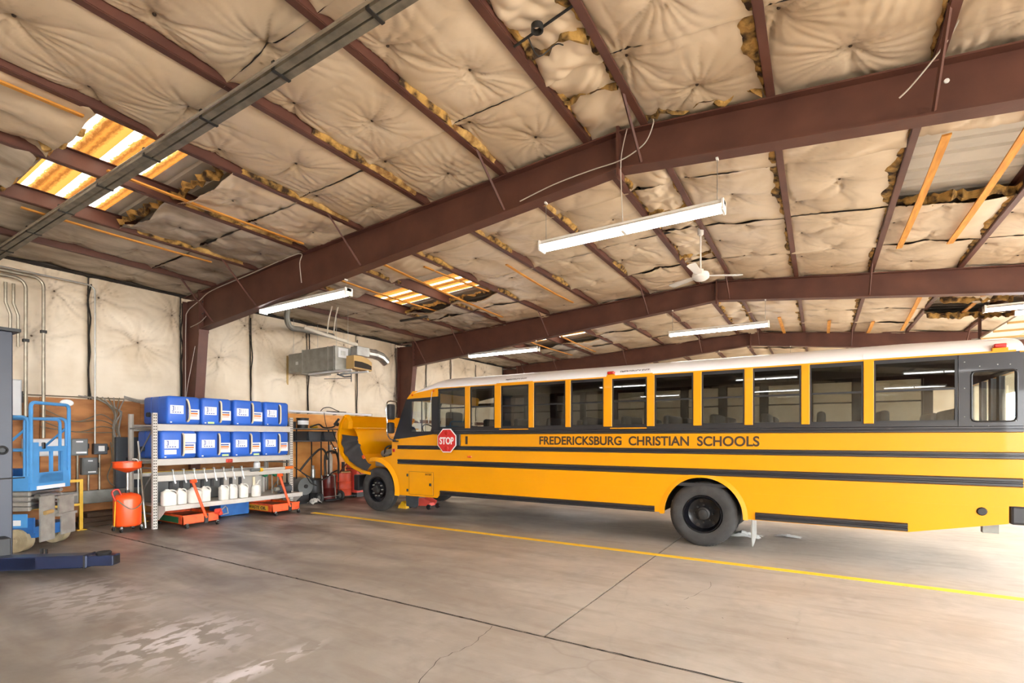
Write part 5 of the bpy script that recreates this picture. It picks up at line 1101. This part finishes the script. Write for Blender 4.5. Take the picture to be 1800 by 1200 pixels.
for y in (8.6, 9.8, 11.0): G().box(XB2, -12.07, y, y + .03, 2.345, 2.37).out('bracket', 'galv_dull', e, smooth=0)
e = thing('cable_coil', 'loose dark cable coil resting on the long white wall pipe', 'cable', (-12.1, 9.6, 2.44)); G().tube([(-12.1, 9.3, 2.44), (-12.1, 9.4, 2.53), (-12.1, 9.6, 2.56), (-12.1, 9.8, 2.5), (-12.1, 9.95, 2.44), (-12.1, 9.5, 2.445), (-12.1, 10.2, 2.445)], .012, 5, smooth=5).out('loop', 'hose', e); G().tube([(-12.08, 9.4, 2.4), (-12.08, 9.45, 2.1), (-12.08, 9.6, 1.7), (-12.06, 9.65, 1.2)], .010, 5, smooth=4).out('tail', 'hose', e)

# ---------------------------------------------------------------- cart, drums and hoses between rack and bus
e = thing('utility_cart', 'black tubular cart with trays beside the shelf rack', 'cart', (-11.6, 8.7, 0))
for x in (-11.75, -11.35):
    for y in (8.0, 8.74, 9.30): G().tube([(x, y, .02), (x, y, 1.93 if y != 8.74 else 1.6)], .018, 6).out('post', 'black_plastic', e)
for z, h in ((1.90, .03), (1.58, .03)): G().box(-11.80, -11.30, 7.85, 9.32, z, z + h, .006).out('tray', 'panel_dark' if z < 1.8 else 'panel_grey', e, smooth=0)
G().tube([(-11.35, 9.05, 1.58), (-11.35, 9.30, 1.2)], .014, 5).tube([(-11.35, 9.1, 1.9), (-11.35, 9.32, 1.4)], .014, 5).out('brace', 'black_plastic', e)
def bucket(x, y, z, r, h, words, m='black_plastic', lab=None, group=None):
    e = thing('bucket', words, 'bucket', (x, y, z)); G().lathe([(.0005, 0), (r * .88, 0), (r, h * .9), (r * 1.05, h * .92), (r * 1.05, h), (.0005, h)], (x, y, z), 'z', 20).out('pail', m, e, smooth=40)
    if lab: G().lathe([(r * .97 + .002, h * .35), (r * 1.0 + .002, h * .75)], (x, y, z), 'z', 20, PI, -PI / 2).out('label', 'label_white', e)
    G().tube([(x, y - r, z + h * .85), (x + r * .9, y, z + h * .55), (x, y + r, z + h * .85)], .005, 5, smooth=4).out('bail', 'galv', e)
bucket(-11.55, 8.32, 1.93, .15, .27, 'black pail with white label on the upper cart tray', lab=True)
bucket(-11.6, 8.04, 1.93, .11, .17, 'small black pail at the rack end of the upper cart tray')
for k, (y, w) in enumerate(((8.12, 'black plastic bin on the lower cart tray near the rack'), (8.55, 'grey-black plastic bin in the middle of the lower cart tray'), (9.02, 'dark plastic bin at the bus end of the lower cart tray'))):
    e = thing('plastic_bin', w, 'bin', (-11.55, y, 1.61), 'bins on the lower cart tray'); G().prism([(y - .17, 1.61), (y + .17, 1.61), (y + .2, 1.84), (y - .2, 1.84)], 'yz', -11.75, -11.35).out('tub', ('black_plastic', 'seat_grey', 'panel_dark')[k], e, smooth=0); G().box(-11.77, -11.33, y - .205, y + .205, 1.83, 1.85).out('rim', 'black_plastic', e, smooth=0)
tag(G().tube([(-11.5, 8.5, 1.96), (-11.4, 8.7, 2.04), (-11.45, 8.9, 1.96), (-11.35, 9.1, 1.97), (-11.4, 9.28, 2.06)], .022, 6, smooth=5).sphere((-11.4, 9.3, 2.06), .06).out('air_hose', 'hose', smooth=60), 'dark hose with round end on the upper cart tray', 'hose')
tag(G().sphere((-11.62, 8.72, 1.985), .09, .8, 1.5, .6).out('yellow_rag', 'safety_yellow', smooth=60), 'bright yellow rag on the upper cart tray', 'rag')
def drum(x, y, r, h, m, words, ribs=(.3, .62), lid=None, z0=.0):
    e = thing('drum', words, 'drum', (x, y, 0)); pr = [(.0005, 0), (r, 0), (r, .02)]
    for q in ribs: pr += [(r, h * q - .02), (r + .014, h * q), (r, h * q + .02)]
    pr += [(r, h - .02), (r + .012, h - .01), (r + .012, h), (r - .01, h), (r - .015, h - .015), (.0005, h - .015)]
    G().lathe([(a, b + z0) for a, b in pr], (x, y, 0), 'z', 28).out('shell', m, e, smooth=40)
    if lid: G().lathe([(r - .02, h - .014 + z0), (r - .02, h + .03 + z0), (.0005, h + .035 + z0)], (x, y, 0), 'z', 24).out('lid', lid, e, smooth=40)
    return e
dr = drum(-11.45, 9.52, .245, .64, 'drum_red', 'faded red ribbed drum with pump beside the open bus hood', lid='tape', z0=.07)
G().box(-11.72, -11.18, 9.25, 9.8, .05, .07).out('dolly', 'black_plastic', dr, smooth=0)
for cx, cy in ((-11.67, 9.3), (-11.67, 9.75), (-11.23, 9.3), (-11.23, 9.75)): G().cyl((cx, cy - .012, .026), (cx, cy + .012, .026), .026, n=10).out('caster', 'black_plastic', dr)
pm = G().cyl((-11.45, 9.55, .74), (-11.45, 9.55, 1.0), .045, n=12).out('pump', 'black_plastic', dr); G().tube([(-11.25, 9.5, .8), (-11.05, 9.35, .85), (-11.0, 9.65, .78), (-10.98, 9.82, .55), (-11.0, 9.7, .35)], .012, 6, smooth=6).out('pump_hose', 'hose', dr)
G().tube([(-11.3, 9.3, .72), (-11.3, 9.75, 1.15), (-11.3, 9.95, 1.05)], .018, 6).out('pump_handle', 'dark_red', dr)
d2 = drum(-11.35, 8.98, .19, .66, 'dark_red', 'dark red drum with shiny lid under the black cart', ribs=(.5,), lid='chrome'); drum(-11.4, 8.56, .18, .60, 'black_plastic', 'black drum left of the dark red drum under the cart', ribs=(.4,))
gp = thing('grease_pump', 'chrome air grease pump standing behind the black drum', 'pump', (-11.45, 8.55, .6)); G().cyl((-11.45, 8.56, .62), (-11.45, 8.56, .85), .06, n=14).out('cylinder', 'galv', gp); G().cyl((-11.45, 8.56, .85), (-11.45, 8.56, .95), .035, n=12).out('head', 'galv_dull', gp)
e = thing('hose_set', 'black hoses looping between the drums and the cart', 'hoses', (-11.2, 8.7, .5))
G().tube([(-11.15, 7.95, .85), (-11.1, 8.2, 1.15), (-11.1, 8.5, 1.38), (-11.15, 8.7, 1.33), (-11.15, 8.78, 1.1)], .028, 7, smooth=6).out('hose', 'hose', e); G().tube([(-11.12, 8.0, .8), (-11.05, 8.3, .62), (-11.05, 8.6, .6), (-11.1, 8.9, .75), (-11.15, 9.1, .8)], .018, 6, smooth=6).out('hose', 'hose', e)
G().tube([(-11.2, 8.75, .7), (-11.2, 8.75, 1.2), (-11.2, 8.9, 1.32), (-11.2, 9.1, 1.28), (-11.2, 9.18, 1.05), (-11.2, 9.18, .7)], .028, 7, smooth=5).out('hose', 'hose', e); G().tube([(-11.15, 7.8, .95), (-11.0, 8.0, .75), (-11.0, 8.15, .55), (-11.1, 8.4, .45)], .014, 6, smooth=6).out('hose', 'hose', e)
e = thing('hand_truck', 'black hand truck with rubber wheels in front of the drums', 'hand truck', (-11.0, 8.6, 0))
for y in (8.42, 9.08): w_ = G().lathe([(.06, -.03), (.12, -.03), (.135, 0), (.12, .03), (.06, .03), (.06, -.03)], (-10.98, y, .135), 'y', 20).out('wheel', 'rubber', e); G().cyl((-10.98, y - .032, .135), (-10.98, y + .032, .135), .06, n=12).out('hub', 'galv_dull', w_)
G().cyl((-10.98, 8.4, .135), (-10.98, 9.1, .135), .012, n=6).tube([(-11.02, 8.55, .06), (-11.08, 8.55, .7)], .014, 5).tube([(-11.02, 8.95, .06), (-11.08, 8.95, .7)], .014, 5).out('axle_frame', 'galv_dull', e); G().box(-11.05, -10.85, 8.5, 9.0, .045, .06).out('toe_plate', 'black_plastic', e, smooth=0)
e = thing('grey_tank', 'round grey tank end between rack upright and black drum', 'tank', (-11.3, 8.12, .1)); G().cyl((-11.6, 8.1, .45), (-11.12, 8.1, .45), .22, n=22).out('tank', 'panel_grey', e); G().box(-11.55, -11.2, 7.95, 8.25, 0, .24).out('cradle', 'black_plastic', e, smooth=0); G().cyl((-11.12, 8.1, .45), (-11.09, 8.1, .45), .05, n=12).out('flange', 'black_plastic', e)
e = thing('red_cabinet', 'faded red steel cabinet with white label behind the red drum', 'cabinet', (-11.3, 10.05, 0)); G().box(-11.62, -11.18, 9.80, 10.45, .12, .95, .01).out('body', 'pink_red', e, smooth=0); G().box(-11.18, -11.175, 9.9, 10.15, .72, .88).out('label', 'label_white', e, smooth=0); G().box(-11.6, -11.2, 9.82, 10.43, 0, .12).out('plinth', 'black_plastic', e, smooth=0); G().box(-11.17, -11.16, 9.82, 10.43, .15, .66).out('door', 'pink_red', e, smooth=0)
e = thing('oxygen_rig', 'small chrome regulator on a pale cylinder behind the red drum', 'cylinder', (-11.5, 9.45, 0)); G().lathe([(.0005, 0), (.08, 0), (.08, 1.1), (.06, 1.2), (.03, 1.25), (.03, 1.3), (.0005, 1.3)], (-11.86, 9.42, 0), 'z', 18).out('bottle', 'pvc', e, smooth=40); G().cyl((-11.86, 9.42, 1.3), (-11.86, 9.42, 1.48), .05, n=12).out('valve_guard', 'pvc', e); G().cyl((-11.80, 9.50, 1.38), (-11.74, 9.56, 1.38), .045, n=14).cyl((-11.82, 9.48, 1.25), (-11.74, 9.54, 1.25), .03, n=10).out('gauge', 'chrome', e)
def crumple(cx, cy, rx, ry, h, seed, name, m, words, cat, z0=.002):
    n = 12; X = []
    for i in range(n):
        row = []
        for j in range(n):
            u, v = i / (n - 1) * 2 - 1, j / (n - 1) * 2 - 1; r = math.sqrt(min(1, .5 * (u * u + v * v))); q = random.Random(seed * 999 + i * 31 + j)
            row.append((cx + rx * u * (.8 + .3 * q.random()), cy + ry * v * (.8 + .3 * q.random()), z0 + h * (1 - r) ** .8 * (.45 + .55 * q.random())))
        X.append(row)
    return tag(G().grid(X).out(name, m, smooth=20), words, cat)
crumple(-10.98, 8.26, .13, .16, .2, 3, 'plastic_bag', 'bag', 'crumpled pale plastic bag on the floor beside the rack', 'bag')
crumple(-1.10, 9.35, .30, .16, .12, 5, 'crumpled_paper', 'paper', 'crumpled white paper on the floor behind the rear bus wheel', 'paper')
crumple(-.45, 9.75, .2, .1, .05, 6, 'paper_sheet', 'paper', 'flat white paper sheet on the floor under the bus tail', 'paper')
# floor jack and block under the bus
e = thing('floor_jack', 'red floor jack under the front of the bus', 'jack', (-8.1, 9.15, 0))
G().prism([(-8.45, .05), (-7.85, .08), (-7.80, .18), (-8.0, .27), (-8.45, .18)], 'xz', 9.00, 9.03).prism([(-8.45, .05), (-7.85, .08), (-7.80, .18), (-8.0, .27), (-8.45, .18)], 'xz', 9.25, 9.28).box(-8.4, -7.85, 9.03, 9.25, .07, .14).out('frame', 'pink_red', e, smooth=0)
for x, r in ((-8.38, .05), (-7.80, .06)):
    for y in (8.96, 9.28): G().cyl((x, y, r), (x, y + .04, r), r, n=14).out('wheel', 'black_plastic', e)
G().cyl((-8.3, 9.14, .12), (-8.3, 9.14, .36), .05, n=14).out('saddle', 'galv_dull', e)
e = thing('wheel_chock', 'yellow wheel chock behind the front bus tire', 'chock', (-8.5, 8.9, 0)); G().prism([(-8.62, 0), (-8.36, 0), (-8.38, .12), (-8.48, .17)], 'xz', 8.80, 8.92).out('wedge', 'safety_yellow', e, smooth=0)
g = G()
for k in range(4): g.box(-8.58 + .05 * k, -8.56 + .05 * k, 8.792, 8.80, .01, .08)
g.out('ribs', 'label_yellow', e, smooth=0)

# ---------------------------------------------------------------- under the roof
e = thing('strut_channel', 'long grey steel channel running under the purlins past the skylight', 'channel', (-12.2, 2.68, 4.78))
a, b = Vector((-12.18, 2.68, 4.80)), Vector((-1.2, 2.92, 5.22)); d = (b - a).normalized(); s_ = Vector((-d.y, d.x, 0)).normalized()
for off, w, m_ in ((-.045, .035, 'strut'), (.045, .035, 'strut')):
    vs = []
    for p in (a, b): vs += [p + s_ * (off - w) + Vector((0, 0, -.035)), p + s_ * (off + w) + Vector((0, 0, -.035)), p + s_ * (off + w) + Vector((0, 0, .035)), p + s_ * (off - w) + Vector((0, 0, .035))]
    G().add(vs, [(0, 1, 2, 3), (4, 5, 6, 7)] + [(k, (k + 1) % 4, 4 + (k + 1) % 4, 4 + k) for k in range(4)]).out('channel_half', m_, e, smooth=0)
for k in range(9):
    p = a.lerp(b, .06 + .11 * k); G().box(-.018, .018, -.09, .09, -.042, .05, M=Matrix.Translation(p)).out('clamp', 'hub_dark', e, smooth=0)
g = G(); G().tube([a + Vector((.3, -.12, -.03)), b + Vector((0, -.12, -.03))], .014, 6).out('side_conduit', 'conduit', e)
# loose cable on the nearest frame
Yf = FR[1] - .11
e = thing('frame_cable', 'thin pale cable draped along the nearest steel frame', 'cable', (-11.9, Yf, 2.7))
G().tube([(-12.15, Yf, 2.45), (-12.12, Yf, 2.8), (-12.1, Yf, 4.2), (-12.02, Yf, 4.5), (-11.5, Yf, 4.68), (-11.0, Yf, 4.82), (-9.6, Yf, 4.93), (-8.4, Yf, 5.03), (-8.0, Yf, 5.02), (-8.05, Yf, 4.86), (-8.0, Yf, 4.5)], .008, 5, smooth=5).out('left_run', 'wire_white', e)
G().tube([(-3.4, Yf, 4.84), (-2.9, Yf, 4.93), (-2.4, Yf, 4.97), (-2.05, Yf, 4.98), (-1.85, Yf, 5.03), (-1.7, Yf, 5.12), (-1.62, Yf, 5.3), (-1.64, Yf, 5.38)], .007, 5, smooth=5).out('ridge_run', 'wire_white', e)
G().tube([(-1.93, Yf, 5.33), (-1.98, Yf - .02, 5.1), (-2.0, Yf - .02, 4.85), (-2.03, 5.88, 4.3)], .006, 5, smooth=4).out('lamp_drop', 'wire_white', e); G().tube([(-11.9, Yf, 4.14), (-11.5, Yf, 4.2), (-11.25, Yf, 4.3)], .008, 5, smooth=3).out('short_run', 'wire_white', e); G().tube([(-8.3, Yf + .2, 4.5), (-8.7, Yf + .2, 4.45), (-8.75, 5.95, 4.28)], .008, 5, smooth=4).out('short_run', 'wire_white', e); G().tube([(-12.12, Yf, 2.5), (-12.0, Yf, 2.9), (-11.85, Yf, 3.3), (-11.7, Yf, 3.7)], .007, 5, smooth=4).out('short_run', 'wire_white', e)
tag(G().tube([(1.0, 5.3, 5.15), (.92, 5.55, 5.05), (.72, Yf - .05, 4.86), (.62, Yf - .02, 4.78)], .008, 5, smooth=5).out('loose_wire', 'wire_white'), 'loose wire hanging from the purlin beside the right frame joint', 'wire')
tag(G().lathe([(.0005, -.01), (.02, -.008), (.022, 0)], (.97, FR[1] - .007, 4.88), 'y', 12).out('white_plug', 'label_white'), 'small white plug in the web of the nearest frame', 'plug')
e = thing('cross_rod', 'thin steel cross rod with round junction ring near the ridge', 'rod', (-2.1, 3.95, 5.3)); G().tube([(-2.42, 3.98, 5.33), (-1.77, 3.9, 5.37)], .012, 6).out('rod', 'hub_dark', e); G().lathe([(.04, -.03), (.055, -.03), (.055, .02), (.04, .02), (.04, -.03)], (-2.12, 3.88, 5.31), 'z', 18).out('ring', 'hub_dark', e); G().tube([(-2.25, 3.95, 5.33), (-2.2, 4.05, 5.2), (-2.05, 4.1, 5.28), (-1.95, 4.05, 5.2)], .006, 5, smooth=4).out('wire', 'hub_dark', e)
# ceiling fan
FX, FY, FZ = -1.78, 9.25, 4.52
e = thing('ceiling_fan', 'white ceiling fan on a long rod below the ridge', 'fan', (FX, FY, FZ))
G().cyl((FX, FY, FZ + .1), (FX, FY, 5.42), .014, n=8).out('rod', 'white_paint', e); G().lathe([(.0005, .14), (.05, .13), (.05, .09), (.13, .07), (.145, .03), (.14, -.02), (.09, -.06), (.0005, -.07)], (FX, FY, FZ), 'z', 24).out('motor', 'white_paint', e, smooth=40); G().lathe([(.02, .82), (.05, .84), (.055, .95), (.0005, .96)], (FX, FY, FZ - .1), 'z', 14).out('canopy', 'white_paint', e)
for k in range(3):
    M_ = Matrix.Translation((FX, FY, FZ + .02)) @ Matrix.Rotation(.5 + 2 * PI / 3 * k, 4, 'Z') @ Matrix.Rotation(.16, 4, 'X'); G(M_).prism([(.12, -.03), (.22, -.06), (.68, -.075), (.71, -.05), (.71, .05), (.68, .075), (.22, .06), (.12, .03)], 'xy', -.004, .004).out('blade', 'white_paint', e, smooth=0)
G().tube([(-2.42, FY, 5.42), (-1.77, FY, 5.42)], .02, 6).out('mount_bar', 'hub_dark', e)
# raised overhead door in the far bay
e = thing('overhead_door', 'raised cream sectional door under the roof at the right edge', 'door', (5.5, 15.0, 4.05))
for k in range(6): G().box(3.35 + .68 * k, 4.02 + .68 * k, 13.3, 16.4, 4.10, 4.14, .004).out('door_section', 'door_panel', e, smooth=0)
for y in (13.35, 14.3, 15.3, 16.32): 
    G().box(3.35, 7.4, y, y + .05, 4.06, 4.10).out('stiffener', 'tape', e, smooth=0)
for y in (13.22, 16.42): G().box(3.2, 8.25, y, y + .04, 4.02, 4.12).out('track', 'galv_dull', e, smooth=0)
for x, y in ((3.35, 16.44), (3.35, 13.24), (7.5, 13.24), (7.5, 16.44)): G().box(x - .03, x + .03, y - .02, y + .02, 4.1, zt(x) + .05).out('track_hanger', 'steel_red', e, smooth=0)
for k, (x, y, z) in enumerate(((-9.5, 9.85, 4.78),)): tag(G().box(x - .04, x + .9, y - .03, y + .03, z, z + .05).out('black_conduit', 'black_plastic', smooth=0), 'dark flat bar under the purlins above the duct heater', 'bar')
